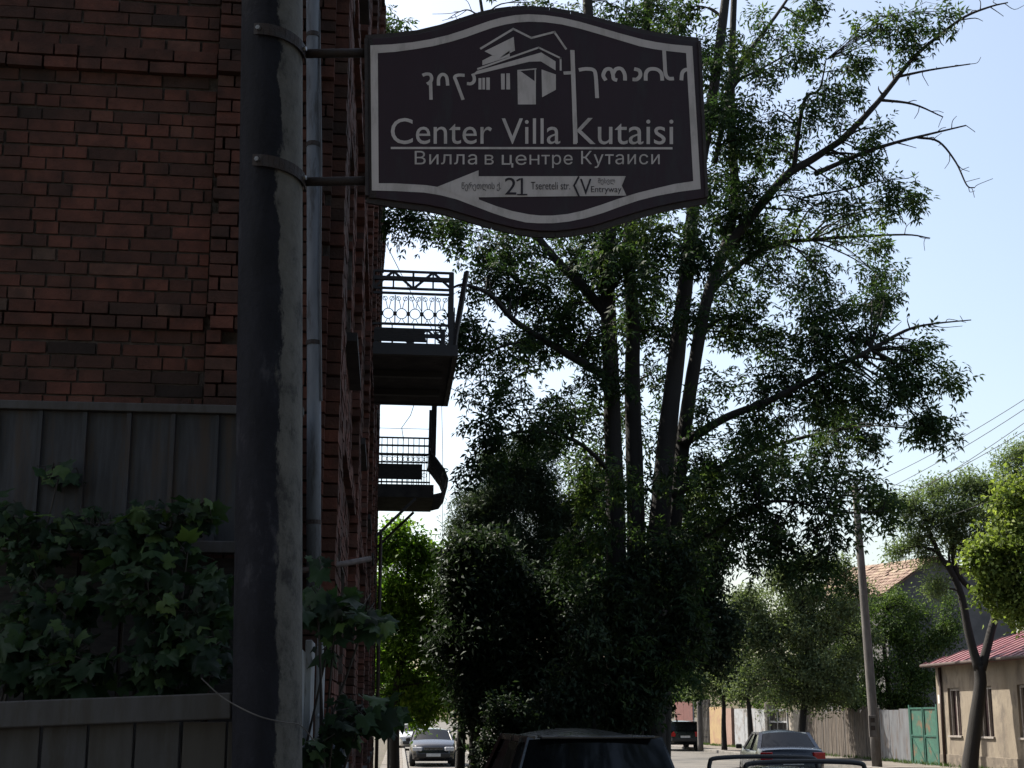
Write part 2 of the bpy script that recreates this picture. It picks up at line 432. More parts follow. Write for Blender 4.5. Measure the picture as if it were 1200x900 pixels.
def brickwork(org, du, dn, length, height, openings=(), relief=None, z0=0.0, seed=1):
    r = random.Random(seed)
    mb = MB()
    z, row = z0, 0
    while z < height - 0.02:
        u = -r.random() * 0.2 if row % 2 else -r.random() * 0.1
        h = 0.064 + r.uniform(-0.003, 0.003)
        wavy = r.uniform(-0.002, 0.002)
        while u < length:
            w = r.choice((0.245, 0.245, 0.12, 0.12, 0.12, 0.18)) + r.uniform(-0.008, 0.008)
            u0, u1 = max(u, 0.0), min(u + w, length)
            u += w + r.uniform(0.008, 0.016)
            if u1 - u0 < 0.03: continue
            mid = (u0 + u1) / 2
            skip = False
            for (a, b, c, d) in openings:
                if a < mid < b and c < z + h / 2 < d: skip = True
            if skip or r.random() < 0.006: continue
            out = 0.006 + r.uniform(-0.003, 0.003) + (relief(mid, z) if relief else 0)
            zz = z + wavy + r.uniform(-0.002, 0.002)
            tw = r.uniform(-0.003, 0.003)
            p = []
            for n_ in (-0.03, out):
                for (uu, z_, e) in ((u0, zz, tw), (u1, zz, -tw), (u1, zz + h, -tw), (u0, zz + h, tw)):
                    p.append(org + du * uu + dn * (n_ + (e if n_ > 0 else 0)) + eZ * z_)
            mb.add(p, [(4, 5, 6, 7), (0, 1, 5, 4), (1, 2, 6, 5), (2, 3, 7, 6), (3, 0, 4, 7)], min(1, max(0, r.gauss(0.56, 0.19))))
        z += 0.075
        row += 1
    return mb

# facade openings (u0,u1,z0,z1): windows on three floors and the two balcony doors
floors = [(1.1, 2.95), (4.6, 6.45), (8.0, 10.1), (11.1, 13.0)]
OPEN = []
for fi, (za, zb) in enumerate(floors):
    for u0 in (2.2, 5.6, 10.3, 14.3, 17.6, 21.0):
        if fi == 2 and u0 in (10.3, 21.0): OPEN.append((u0, u0 + 1.25, 6.98, zb))
        else: OPEN.append((u0, u0 + 1.25, za, zb))
def fac_relief(u, z):
    e = 0.0
    for a in (0.0, 4.2, 8.6, 12.9, 16.2, 19.6, 23.0):
        if a <= u < a + 0.75: e = 0.07
    if 3.55 < z < 3.75 or 7.0 < z < 7.2: e = max(e, 0.05)
    if z > 13.3: e += 0.02 + (z - 13.3) * 0.06
    return e
brickwork(C0 + eN * 0.0, eU, eN, BLEN, BH, OPEN, fac_relief, 0.5, 3).build("facade_brickwork", M['brick'], bld)
eL = -eN                                   # end wall runs left from the corner
def end_relief(u, z):
    e = 0.045 if u < 0.65 else 0.0
    if 3.86 < z < 3.97: e += 0.02
    if 5.34 < z < 5.47: e += 0.028
    if z > 13.3: e += 0.02 + (z - 13.3) * 0.06
    return e
_bw = brickwork(C0, eL, -eU, 0.645, BH, [], lambda u, z: end_relief(u, z), 0.5, 5)
_b2 = brickwork(C0 + eL * 0.66, eL, -eU, 3.6, BH, [], lambda u, z: end_relief(u + 0.66, z), 0.5, 6)
_bw.add(_b2.v, _b2.f); _bw.t[-len(_b2.t):] = _b2.t
_bw.build("end_brickwork", M['brick'], bld)
# mortar core with real openings: piers between windows are built as boxes
core = MB()
def core_box(u0, u1, n0, n1, z0, z1):
    core.prism([W(u0, n0, z0), W(u1, n0, z0), W(u1, n1, z0), W(u0, n1, z0)], (0, 0, z1 - z0))
core_box(0.004, BLEN, -BW, -0.36, 0, BH - 0.15)
us = sorted(set([o[0] for o in OPEN]))
prev = 0.002
for u0 in us:
    core_box(prev, u0, -0.359, -0.001, 0, BH - 0.15)
    prev = u0 + 1.25
core_box(prev, BLEN, -0.359, -0.001, 0, BH - 0.15)
for u0 in us:
    z = 0.0
    for o in sorted([o for o in OPEN if o[0] == u0], key=lambda q: q[2]):
        core_box(u0, u0 + 1.25, -0.359, -0.003, z, o[2]); z = o[3]
    core_box(u0, u0 + 1.25, -0.359, -0.003, z, BH - 0.15)
core.build("wall", M['mortar'], bld)
rf = MB(); rf.prism([W(-0.15, 0.12, BH), W(BLEN + 0.2, 0.12, BH), W(BLEN + 0.2, -BW, BH), W(-0.15, -BW, BH)], (0, 0, 0.14))
rf.build("roof", M['dark_wood'], bld)
for (a, b, c, d) in OPEN:
    f = MB()
    for q in (W(a + 0.03, -0.2, 0), W(b - 0.03, -0.2, 0), W((a + b) / 2, -0.2, 0)):
        f.bar(q + eZ * c, q + eZ * d, 0.06, 0.08)
    for zz in (c + 0.03, d - 0.03, c + (d - c) * 0.68):
        f.bar(W(a + 0.06, -0.2, zz), W(b - 0.06, -0.2, zz), 0.055, 0.06)
    wf = f.build("window", M['window_frame'], bld)
    p = MB(); p.prism([W(a + 0.02, -0.22, c), W(b - 0.02, -0.22, c), W(b - 0.02, -0.22, d), W(a + 0.02, -0.22, d)], -eN * 0.01)
    p.build("pane", M['glass_dark'], wf)
    s_ = MB(); s_.prism([W(a - 0.06, -0.1, c - 0.07), W(b + 0.06, -0.1, c - 0.07), W(b + 0.06, -0.1, c - 0.004), W(a - 0.06, -0.1, c - 0.004)], eN * 0.2)
    if c < 6.9 or c > 7.1: s_.build("sill", M['concrete_slab'], wf)

# --- near balcony (truss topped)
ZS = 6.74
def ring_pts(c, ax, az, r, n=20): return [c + ax * (r * math.cos(2 * math.pi * k / n)) + az * (r * math.sin(2 * math.pi * k / n)) for k in range(n + 1)]
def scroll_panel(mb, A, B, z0, z1, step=0.2):
    """vertical bars with rings and paired curls between points A and B (plan)"""
    A, B = np.array(A), np.array(B)
    L = np.linalg.norm(B - A); d = (B - A) / L
    n = max(2, int(round(L / step)))
    for i in range(n + 1):
        q = A + d * (L * i / n)
        mb.bar(q + eZ * z0, q + eZ * z1, 0.016)
        zc = z0 + (z1 - z0) * 0.36
        mb.box(q + eZ * zc, (0.034, 0.034, 0.05))
        if i < n:
            c = A + d * (L * (i + 0.5) / n)
            r = L / n * 0.40
            mb.tube(ring_pts(c + eZ * zc, d, eZ, r, 16), 0.006, 4)
            for sg in (-1, 1):
                arc = [c + d * (sg * r * (0.15 + 0.85 * t)) + eZ * (zc + r + (z1 - zc - r) * (1 - (1 - t) ** 2) * 0.9) for t in np.linspace(0, 1, 7)]
                mb.tube(arc, 0.005, 4)
                arc = [c + d * (sg * r * (0.15 + 0.8 * t)) + eZ * (zc - r - (zc - r - z0) * (1 - (1 - t) ** 2) * 0.95) for t in np.linspace(0, 1, 6)]
                mb.tube(arc, 0.005, 4)
                cc = c + d * (sg * r * 0.62) + eZ * (z1 - 0.05)
                mb.tube(ring_pts(cc, d, eZ, 0.03, 9), 0.005, 4)
def truss(mb, A, B, z0, z1, n=3):
    A, B = np.array(A), np.array(B)
    for zz, w in ((z0, 0.03), ((z0 + z1) / 2 + 0.02, 0.055), (z1, 0.03)):
        mb.bar(A + eZ * zz, B + eZ * zz, w)
    for i in range(n):
        p, q, m_ = A + (B - A) * i / n, A + (B - A) * (i + 1) / n, A + (B - A) * (i + 0.5) / n
        mb.bar(p + eZ * z0, m_ + eZ * z1, 0.03); mb.bar(m_ + eZ * z1, q + eZ * z0, 0.03)
        mb.bar(m_ + eZ * z0, m_ + eZ * z1, 0.024)
        mb.bar(p + eZ * z0, p + eZ * z1, 0.03)
def balcony_root(u, label):
    return thing("balcony", label, "balcony", tuple(W(u, 0, ZS)), 0, "iron balconies on the brick facade")
U0, U1, NB = 9.6, 12.2, 1.19
bal = balcony_root((U0 + U1) / 2, "nearer iron balcony with truss-topped railing and ring scrollwork, just below the sign")
s_ = MB(); s_.prism([W(U0, 0.09, ZS), W(U1, 0.09, ZS), W(U1, NB, ZS), W(U0, NB, ZS)], (0, 0, 0.16)); s_.build("floor_slab", M['concrete_slab'], bal)
be = MB()
for uu in (U0 - 0.04, U1 + 0.04): be.bar(W(uu, 0.09, ZS + 0.06), W(uu, NB + 0.06, ZS + 0.06), 0.07, 0.16)
be.bar(W(U0 - 0.08, NB + 0.04, ZS + 0.06), W(U1 + 0.08, NB + 0.04, ZS + 0.06), 0.07, 0.155)
be.bar(W(U0 + 0.8, 0.09, ZS - 0.05), W(U0 + 0.8, NB - 0.1, ZS - 0.05), 0.09, 0.09); be.bar(W(U0 + 1.8, 0.09, ZS - 0.05), W(U0 + 1.8, NB - 0.1, ZS - 0.05), 0.09, 0.09)
be.build("edge_beam", M['black_iron'], bal)
bd = MB()
bd.prism([W(U0, 0.1, ZS + 0.19), W(U0, NB - 0.36, ZS + 0.19), W(U0, NB - 0.40, ZS + 0.37), W(U0, 0.1, ZS + 0.36)], eU * 0.02)
bd.build("skirt_board", M['dark_wood'], bal); bd = MB()
bd.prism([W(U1, 0.1, ZS + 0.17), W(U1, NB - 0.55, ZS + 0.17), W(U1, NB - 0.55, ZS + 0.40), W(U1, 0.1, ZS + 0.40)], eU * 0.02)
bd.build("skirt_board", M['dark_wood'], bal)
for uu in (U0 + 0.03, U1 - 0.03):
    r_ = MB()
    r_.bar(W(uu, 0.08, ZS + 0.45), W(uu, NB, ZS + 0.45), 0.03, 0.03)
    scroll_panel(r_, W(uu, 0.2, 0), W(uu, NB - 0.06, 0), ZS + 0.45, ZS + 0.87)
    r_.bar(W(uu, 0.08, ZS + 0.90), W(uu, NB, ZS + 0.90), 0.03, 0.03)
    truss(r_, W(uu, 0.08, 0), W(uu, NB, 0), ZS + 0.97, ZS + 1.22, 2)
    r_.bar(W(uu, NB - 0.02, ZS + 0.15), W(uu, NB - 0.02, ZS + 1.22), 0.07)
    for k in range(3): r_.bar(W(uu, 0.35 + 0.3 * k, ZS + 0.15), W(uu, 0.35 + 0.3 * k, ZS + 0.45), 0.016)
    r_.build("railing", M['black_iron'], bal)
r_ = MB()
scroll_panel(r_, W(U0 + 0.1, NB + 0.03, 0), W(U1 - 0.1, NB + 0.03, 0), ZS + 0.2, ZS + 0.74)
for uu in np.linspace(U0, U1, 6):
    r_.tube([W(uu, NB + 0.02, ZS - 0.02), W(uu, NB + 0.05, ZS + 0.3), W(uu, NB + 0.12, ZS + 0.7), W(uu, NB + 0.20, ZS + 1.25)], 0.03, 5)
for zz, n_ in ((0.2, 0.03), (0.55, 0.08), (0.78, 0.11), (1.0, 0.135), (1.22, 0.165)):
    r_.bar(W(U0 - 0.02, NB + n_, ZS + zz), W(U1 + 0.02, NB + n_, ZS + zz), 0.025, 0.03)
r_.build("railing", M['black_iron'], bal)

# --- far balcony (bellied railing, board skirt, props)
U0, U1, NB = 20.55, 22.5, 1.36
bal2 = balcony_root((U0 + U1) / 2, "farther balcony with bellied railing, boarded base and two slanting props underneath")
s_ = MB(); s_.prism([W(U0, 0.09, ZS), W(U1, 0.09, ZS), W(U1, NB, ZS), W(U0, NB, ZS)], (0, 0, 0.30)); s_.build("floor_slab", M['concrete_slab'], bal2)
bd = MB(); bd.prism([W(U0 + 0.02, 0.1, ZS + 0.42), W(U0 + 0.02, 1.08, ZS + 0.42), W(U0 + 0.02, 1.08, ZS + 0.78), W(U0 + 0.02, 0.1, ZS + 0.78)], eU * 0.02); bd.build("skirt_board", M['dark_wood'], bal2)
for uu in (U0 + 0.05, U1 - 0.05):
    r_ = MB()
    for zz in (0.36, 1.02, 1.22, 1.40): r_.bar(W(uu, 0.09, ZS + zz), W(uu, NB - 0.08, ZS + zz), 0.035, 0.035)
    for k in range(10): r_.bar(W(uu, 0.16 + 0.122 * k, ZS + 0.3), W(uu, 0.16 + 0.122 * k, ZS + 1.40), 0.018)
    for k in range(9): r_.tube(ring_pts(W(uu, 0.22 + 0.122 * k, ZS + 0.9), eN, eZ, 0.055, 10), 0.006, 4)
    r_.bar(W(uu, 0.09, ZS + 1.62), W(uu, NB - 0.05, ZS + 1.62), 0.010)
    r_.build("railing", M['black_iron'], bal2)
r_ = MB()
prof = [(0.0, 0.05), (0.2, 0.1), (0.31, 0.26), (0.33, 0.45), (0.25, 0.66), (0.06, 0.92), (-0.05, 1.05), (-0.02, 1.2), (0.0, 1.42)]
for uu in np.linspace(U0, U1, 9): r_.tube([W(uu, NB - 0.02 + n_, ZS + zz) for n_, zz in prof], 0.03, 5)
for n_, zz in (prof[2], prof[4], prof[6], prof[8]): r_.bar(W(U0, NB - 0.02 + n_, ZS + zz), W(U1, NB - 0.02 + n_, ZS + zz), 0.035)
r_.build("railing", M['black_iron'], bal2)
for uu in (U0 + 0.04, U1 - 0.04):
    p_ = MB(); p_.bar(W(uu, NB - 0.02, ZS + 1.0), W(uu, NB, ZS + 2.55), 0.12); p_.build("post", M['dark_wood'], bal2)
    p_ = MB(); p_.bar(W(uu, 0.02, ZS - 0.95), W(uu, 0.95, ZS - 0.02), 0.06); p_.build("prop", M['black_iron'], bal2)
p_ = MB(); p_.tube([W(U0 + 0.3, NB - 0.4, ZS + 2.5), W(U0 + 0.3, NB - 0.55, ZS + 2.0), W(U0 + 0.3, NB - 0.75, ZS + 1.7), W(U0 + 0.3, NB - 0.7, ZS + 1.4)], 0.008, 4)
p_.build("loose_cable", M['wire'], bal2)
p_ = MB(); p_.tube([W(U0 + 0.1, NB + 0.16, ZS + 2.4), W(U0 + 0.1, NB + 0.2, ZS + 1.2), W(U0 + 0.1, NB + 0.22, ZS), W(U0 + 0.1, NB + 0.19, ZS - 2.2)], 0.006, 4)
tag(p_.build("hanging_cable", M['wire']), "thin cable hanging straight down beside the farther balcony", "cable")

# drainpipe down the near corner, lowest run broken off
dp = thing("drainpipe", "blue-grey metal drainpipe running up the brick corner behind the concrete pole", "drainpipe", tuple(W(0, 0.06, 2.4)))
mb = MB(); mb.tube([P(367.5, 690, 6.28), P(368, 500, 6.28), P(367.5, 250, 6.28), P(366.5, -60, 6.28), P(365.5, -900, 6.28)], 0.038, 14); mb.build("pipe", M['drainpipe'], dp, smooth=True)
for y in (40, 168, 400, 610):
    mb = MB(); mb.tube([P(367.4, y, 6.28), P(367.4, y + 5, 6.28)], 0.041, 14); mb.build("clamp", M['rust_steel'], dp)
mb = MB(); mb.tube([P(374, 12, 6.27), P(375.5, 120, 6.25), P(376.5, 190, 6.26), P(375, 330, 6.25), P(376.5, 470, 6.26)], 0.006, 5)
tag(mb.build("loose_wire", M['wire']), "black wire hanging loosely down the side of the blue-grey drainpipe", "wire")
mb = MB(); mb.tube([P(352, 669, 6.2), P(395, 662, 6.55), P(433, 655, 6.95)], 0.017, 8)
tag(mb.build("rusty_pipe", M['pipe_rust'], smooth=True), "rusty pipe sticking out almost level from behind the concrete pole, below the drainpipe clamps", "pipe")
mb = MB()
for du, n_ in ((22.0, 0.16), (22.35, 0.16), (22.7, 0.17)): mb.tube([W(du, n_, 0.3), W(du, n_, 6.2)], 0.035, 8)
tag(mb.build("riser_pipes", M['pipe_rust'], smooth=True), "bundle of dark riser pipes on the far end of the brick facade", "pipe")

# ------------------------------------------------------------------ near concrete pole and hanging sign
PY_ = 4.95
p0, p1 = P(313.5, 1290, PY_), P(321, -260, PY_)
pole = thing("concrete_pole", "thick concrete pole carrying the brown sign, half smeared with black tar", "pole", (p0[0], p0[1], 0))
pole.rotation_mode = 'XYZ'
pole.rotation_euler = Vector((0, 0, 1)).rotation_difference(Vector((float(p1[0] - p0[0]), float(p1[1] - p0[1]), float(p1[2])))).to_euler()
n = 26
axis = [np.array([p0[0], p0[1], 0]) + (p1 - np.array([p0[0], p0[1], 0])) * k / n for k in range(n + 1)]
PLEN = float(np.linalg.norm(axis[-1] - axis[0]))
mb = MB(); mb.tube([np.array([0, 0, PLEN * k / n]) for k in range(n + 1)], [0.1405 - 0.008 * k / n for k in range(n + 1)], 40)
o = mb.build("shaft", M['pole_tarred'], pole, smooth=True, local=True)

sign = thing("hanging_sign", "brown arched guesthouse sign with cream border and arrow, bolted to the concrete pole", "sign", tuple(P(437, 140, PY_)))
SY = 4.90                                  # face plane of the sign
def Z1(x, y): return P(420 + x * 0.35, y * 0.35, SY)     # measured on an enlarged view of the sign
outer = [(25, 130), (110, 124), (200, 113), (280, 94), (350, 71), (405, 53), (460, 40), (515, 33), (570, 31), (640, 36), (710, 47), (780, 64), (850, 84), (930, 106), (1010, 122), (1080, 132), (1141, 138), (1166, 660),
         (1080, 674), (1000, 691), (920, 713), (850, 735), (785, 755), (720, 767), (660, 773), (600, 772), (525, 762), (450, 744), (375, 722), (300, 699), (225, 684), (150, 675), (85, 666), (28, 656)]
b_out = [(40, 152), (110, 149), (180, 142), (240, 132), (300, 118), (350, 102), (400, 84), (440, 70), (480, 59), (525, 51), (570, 48), (625, 51), (680, 59), (740, 73), (800, 90), (875, 112), (950, 132), (1000, 142), (1050, 149), (1118, 155), (1146, 633),
         (1070, 643), (1000, 656), (940, 671), (880, 691), (820, 713), (760, 731), (705, 742), (650, 748), (600, 748), (560, 745), (505, 732), (450, 714), (390, 691), (330, 668), (275, 654), (220, 645), (120, 640), (45, 638)]
b_in = [(65, 178), (125, 174), (190, 165), (250, 155), (310, 140), (360, 125), (410, 107), (450, 93), (490, 83), (530, 76), (570, 73), (625, 75), (680, 82), (740, 96), (800, 113), (870, 134), (940, 155), (990, 165), (1040, 172), (1097, 178), (1121, 607),
        (1060, 616), (1000, 630), (935, 646), (870, 666), (810, 687), (750, 706), (700, 717), (650, 722), (610, 722), (570, 718), (515, 707), (460, 690), (400, 667), (340, 645), (283, 629), (225, 620), (120, 614), (68, 614)]
mb = MB(); mb.prism([Z1(*q) for q in outer], (0, 0.034, 0)); mb.build("board", M['sign_board'], sign, bevel=0.002)
TH = np.array([0, -0.0012, 0])
mb = MB()
for i in range(len(b_out)):
    j = (i + 1) % len(b_out)
    a, b, c, d = Z1(*b_out[i]), Z1(*b_out[j]), Z1(*b_in[j]), Z1(*b_in[i])
    mb.add([a + TH, b + TH, c + TH, d + TH], [(3, 2, 1, 0)])
mb.build("border", M['sign_print'], sign)
mb = MB()
po = [Z1(*q) for q in outer]
for i in range(len(po)):
    a, b = po[i], po[(i + 1) % len(po)]
    mb.bar(a + np.array([0, 0.017, 0]), b + np.array([0, 0.017, 0]), 0.013, 0.05)
mb.build("rim", M['sign_edge'], sign)

def stroke(mb, pts, w, lift=1.0, close=False):
    """flat ribbon with rounded corners drawn on the sign face; pts are 3-D points on the face"""
    pts = [np.array(p, float) for p in pts]
    nrm = np.array([0, -1.0, 0])
    L, Rr = [], []
    for i, p in enumerate(pts):
        d = pts[min(i + 1, len(pts) - 1)] - pts[max(i - 1, 0)]
        d /= np.linalg.norm(d)
        s = np.cross(d, nrm)
        L.append(p + s * w / 2 + TH * lift); Rr.append(p - s * w / 2 + TH * lift)
    for i in range(len(pts) - 1):
        mb.add([L[i], L[i + 1], Rr[i + 1], Rr[i]], [(0, 1, 2, 3)])
def smooth(pts, per=5):
    pts = [np.array(p, float) for p in pts]
    q = [2 * pts[0] - pts[1]] + pts + [2 * pts[-1] - pts[-2]]
    out = []
    for i in range(1, len(q) - 2):
        for t in np.linspace(0, 1, per, endpoint=False):
            out.append(0.5 * (2 * q[i] + (q[i + 1] - q[i - 1]) * t + (2 * q[i - 1] - 5 * q[i] + 4 * q[i + 1] - q[i + 2]) * t * t + (3 * q[i] - q[i - 1] - 3 * q[i + 1] + q[i + 2]) * t ** 3))
    out.append(pts[-1])
    return out
mm = 0.35 * SY / FPX                       # one unit of the enlarged view in metres on the sign
pic = MB()
def poly(mb, pts, lift=1.0): mb.add([Z1(*q) + TH * lift for q in pts], [tuple(range(len(pts) - 1, -1, -1))])
def zs(mb, pts, w, lift=1.0): stroke(mb, [Z1(*q) for q in pts], w * mm, lift)
for seg in ([(408, 164), (519, 97)], [(516, 96), (580, 128)], [(577, 128), (658, 107)], [(655, 106), (696, 166)]): zs(pic, seg, 8)
for pl in ([(422, 172), (520, 124), (524, 170), (470, 197)], [(470, 197), (506, 170), (507, 190), (415, 219), (415, 203), (450, 185)], [(380, 253), (396, 238), (612, 176), (611, 206), (572, 207)], [(611, 206), (612, 176), (660, 206), (660, 236)],
           [(402, 262), (412, 262), (412, 300), (402, 300)], [(415, 261), (424, 261), (424, 300), (415, 300)], [(428, 260), (440, 260), (440, 301), (428, 301)], [(477, 247), (490, 247), (490, 300), (478, 300)], [(495, 246), (507, 246), (508, 300), (495, 300)],
           [(613, 233), (661, 250), (661, 301), (615, 326)]): poly(pic, pl)
poly(pic, [(532, 239), (543, 239), (588, 271), (594, 275), (594, 350), (534, 350)])
for seg in ([(532, 237), (596, 231)], [(592, 231), (592, 280)]): zs(pic, seg, 5, 1.3)
for seg in ([(398, 232), (606, 159)], [(602, 159), (680, 197)], [(677, 193), (677, 237)]): zs(pic, seg, 7, 1.3)
pic.build("house_pictogram", M['sign_print'], sign)
def Z5(x, y): return P(440 + x * 200 / 900, 20 + y * 200 / 900, SY)
def Z6(x, y): return P(620 + x * 210 / 822, 20 + y * 230 / 900, SY)
w5, w6 = 19 * (200 / 900) * SY / FPX, 22 * 0.2555 * SY / FPX
def letter(*strokes):
    mb = MB()
    for pts, w, lift in strokes: stroke(mb, smooth(pts) if len(pts) > 2 else pts, w, lift)
    mb.build("georgian_letter", M['sign_print'], sign)
q5 = lambda *a: [Z5(*q) for q in a]
q6 = lambda *a: [Z6(*q) for q in a]
letter((q5((248, 308), (268, 301), (288, 304), (296, 322), (290, 342), (272, 354)), w5, 1.0), (q5((290, 335), (293, 437)), w5, 1.6))
letter((q5((332, 362), (333, 326), (345, 306), (362, 304), (376, 320), (381, 362)), w5, 1.0))
letter((q5((470, 308), (436, 307), (418, 318), (428, 345), (462, 437)), w5, 1.0))
letter((q5((482, 352), (503, 353), (519, 340), (520, 318), (512, 300)), w5, 1.9))
letter((q6((198, 153), (213, 578)), w6, 2.6), (q6((158, 258), (196, 256)), w6 * 0.8, 1.6))
w6 *= 0.88
letter((q6((228, 243), (262, 238), (296, 244), (306, 275), (312, 372)), w6, 1.0))
letter((q6((352, 291), (340, 268), (352, 242), (374, 240), (384, 262), (388, 284), (404, 290)), w6, 1.0), (q6((384, 262), (398, 240), (422, 238), (438, 262), (440, 292)), w6, 1.6))
letter((q6((482, 238), (505, 246), (510, 268), (494, 286), (474, 286)), w6, 1.0))
letter((q6((535, 292), (536, 258), (552, 240), (584, 240), (606, 258), (611, 292)), w6, 1.0))
letter((q6((618, 135), (622, 210), (626, 262), (640, 282), (664, 283)), w6, 1.6))
letter((q6((698, 291), (702, 258), (716, 243), (732, 243)), w6, 1.6))
mb = MB(); mb.add([P(458, 172.3, SY) + TH, P(788, 172.6, SY) + TH, P(788, 175.2, SY) + TH, P(458, 174.8, SY) + TH], [(3, 2, 1, 0)]); mb.build("underline", M['sign_print'], sign)
def ZA(x, y): return P(500 + x * 250 / 1200, 190 + y * 250 / 1200, SY)
mb = MB()
for pl in ([(60, 140), (292, 47), (292, 81), (292, 198), (300, 237)], [(292, 81), (1119, 80), (1097, 134), (1097, 190), (292, 199)], [(1097, 134), (1123, 189), (1097, 190)]):
    mb.add([ZA(*q) + TH * 2 for q in pl], [tuple(range(len(pl) - 1, -1, -1))])
arrow = mb.build("arrow", M['sign_print'], sign)
mb = MB(); stroke(mb, [ZA(856, 82), ZA(828, 135)], 0.0085, 3); stroke(mb, [ZA(828, 133), ZA(856, 194)], 0.0085, 3.5); mb.build("chevron", M['sign_dark'], arrow)

def lettering(name, txt, x0, x1, ytop, ybot, m, lift, parent, bold=0.0):
    cu = bpy.data.curves.new(name, 'FONT'); cu.body = txt; cu.size = 1.0; cu.space_character = 1.08 if txt[0] in 'Вцкт' or txt[0] == 'К' else 1.0; cu.offset = bold; cu.resolution_u = 4
    ob = bpy.data.objects.new(name, cu); COL.objects.link(ob)
    bpy.context.view_layer.update()
    dg = bpy.context.evaluated_depsgraph_get()
    me = bpy.data.meshes.new_from_object(ob.evaluated_get(dg))
    bpy.data.objects.remove(ob); bpy.data.curves.remove(cu)
    co = np.empty(len(me.vertices) * 3); me.vertices.foreach_get("co", co); co = co.reshape(-1, 3)
    mn, mx = co.min(0), co.max(0)
    uu, vv = (co[:, 0] - mn[0]) / (mx[0] - mn[0]), (co[:, 1] - mn[1]) / (mx[1] - mn[1])
    A, B, C, D = P(x0, ybot, SY), P(x1, ybot, SY), P(x1, ytop, SY), P(x0, ytop, SY)
    w = (A[None] * ((1 - uu) * (1 - vv))[:, None] + B[None] * (uu * (1 - vv))[:, None] + C[None] * (uu * vv)[:, None] + D[None] * ((1 - uu) * vv)[:, None]) + TH * lift
    fs = [list(p.vertices) for p in me.polygons]
    vv, ff = [], []
    for k, f in enumerate(fs):                 # glyph outlines may overlap: no two faces in one plane
        b = len(vv); vv += [(w[i] + TH * (k % 11) * 0.02).tolist() for i in f]; ff.append(list(range(b, b + len(f))))
    me2 = bpy.data.meshes.new(name); me2.from_pydata(vv, [], ff); me2.update()
    bpy.data.meshes.remove(me)
    return finish(name, me2, m, parent)
lettering("latin_lettering", "Center Villa", 458, 656.5, 138.5, 169, M['sign_print'], 1, sign)
lettering("latin_lettering", "Kutaisi", 671.5, 789, 138.5, 169.5, M['sign_print'], 1.6, sign)
for w_, x0_, x1_, yt_, yb_ in (("Вилла", 486, 559, 177, 193), ("в", 568, 578.5, 181.5, 193), ("це", 588, 617, 181.5, 196.5), ("H", 620.5, 632, 181.5, 193), ("тре", 634.5, 671, 181.5, 197), ("Кутаиси", 681, 773, 177, 197)):
    lettering("cyrillic_lettering", w_, x0_, x1_, yt_, yb_, M['sign_print'], 1, sign)
lettering("street_lettering", "წერეთლის ქ.", 541, 587, 214, 224.5, M['sign_dark'], 3, arrow)
lettering("number_lettering", "2", 591.5, 605, 208.5, 228.5, M['sign_dark'], 3, arrow)
mb = MB(); stroke(mb, [ZA(505, 108), ZA(528, 95)], 0.0075, 3); stroke(mb, [ZA(535, 92), ZA(535, 188)], 0.0095, 3.5); stroke(mb, [ZA(508, 185), ZA(566, 185)], 0.0065, 4)
mb.build("number_lettering", M['sign_dark'], arrow)
lettering("street_lettering", "Tsereteli str.", 622, 668, 213.5, 222.5, M['sign_dark'], 3, arrow)
lettering("number_lettering", "V", 679.5, 693, 210, 228.5, M['sign_dark'], 3, arrow)
lettering("entry_lettering", "შესვლ", 700.5, 720.5, 209, 217, M['sign_dark'], 3, arrow)
lettering("entry_lettering", "Entryway", 692.5, 728, 218.5, 228, M['sign_dark'], 3, arrow)
for y in (63, 213):
    mb = MB(); a, b = P(352, y, PY_), P(432, y - 1, SY + 0.02)
    mb.tube([a, b], 0.0195, 12)
    arm = mb.build("arm", M['rust_steel'], sign, smooth=True)
    mb = MB()
    # strap wrapped round the front of the pole
    c = axis[0] + (axis[-1] - axis[0]) * ((a[2] - axis[0][2]) / (axis[-1][2] - axis[0][2]))
    ring = []
    for k in range(15):
        an = R(-116 + k * 9.0)
        ring.append(c + np.array([math.cos(an), math.sin(an), 0]) * 0.1435 + eZ * (0.028 - 0.038 * k / 14))
    for i in range(14):
        p, q = ring[i], ring[i + 1]
        mb.prism([p - eZ * 0.026, q - eZ * 0.026, q + eZ * 0.026, p + eZ * 0.026], ((q + p) / 2 - c) * np.array([0.045, 0.045, 0]))
    st = mb.build("strap", M['rust_steel'], sign)
    for k in (1, 11):
        mb = MB(); d = ring[k] - c; d[2] = 0; d /= np.linalg.norm(d)
        mb.tube([ring[k] + d * 0.005, ring[k] + d * 0.018], 0.0105, 6); mb.build("bolt", M['bolt'], st)
mb = MB(); mb.bar(P(433, 47, SY + 0.02), P(437, 234, SY + 0.02), 0.03, 0.042); mb.build("side_tube", M['rust_steel'], sign)

# ------------------------------------------------------------------ fences in the left corner
upf = thing("sheet_metal_fence", "tall dark grey ribbed sheet fence below the brick wall, half covered by vines", "fence", (-1.4, 6.12, 0))
xa, xb, zt = -3.6, -0.52, P(150, 482, 6.12)[2]
nP = 14
for k in range(nP):
    w = (xb - xa) / nP; x = xa + w * (k + 0.5)
    zm_ = P(100, 648, 6.1)[2]
    mb = MB(); mb.box((x, 6.12 + random.uniform(-0.006, 0.006), (zt + zm_) / 2), (w - 0.012, 0.012, zt - zm_ - random.uniform(0, 0.02)), ry=random.uniform(-0.008, 0.008))
    mb.box((x - w / 2, 6.105, (zt + zm_) / 2), (0.022, 0.03, zt - zm_ - 0.03))
    mb.build("panel", M['fence_sheet'], upf)
    mb = MB(); mb.box((x, 6.17, zm_ / 2), (w - 0.02, 0.02, zm_ - 0.02)); mb.build("board", M['dark_wood'], upf)  # dark boards stand in for the shaded void below the rail
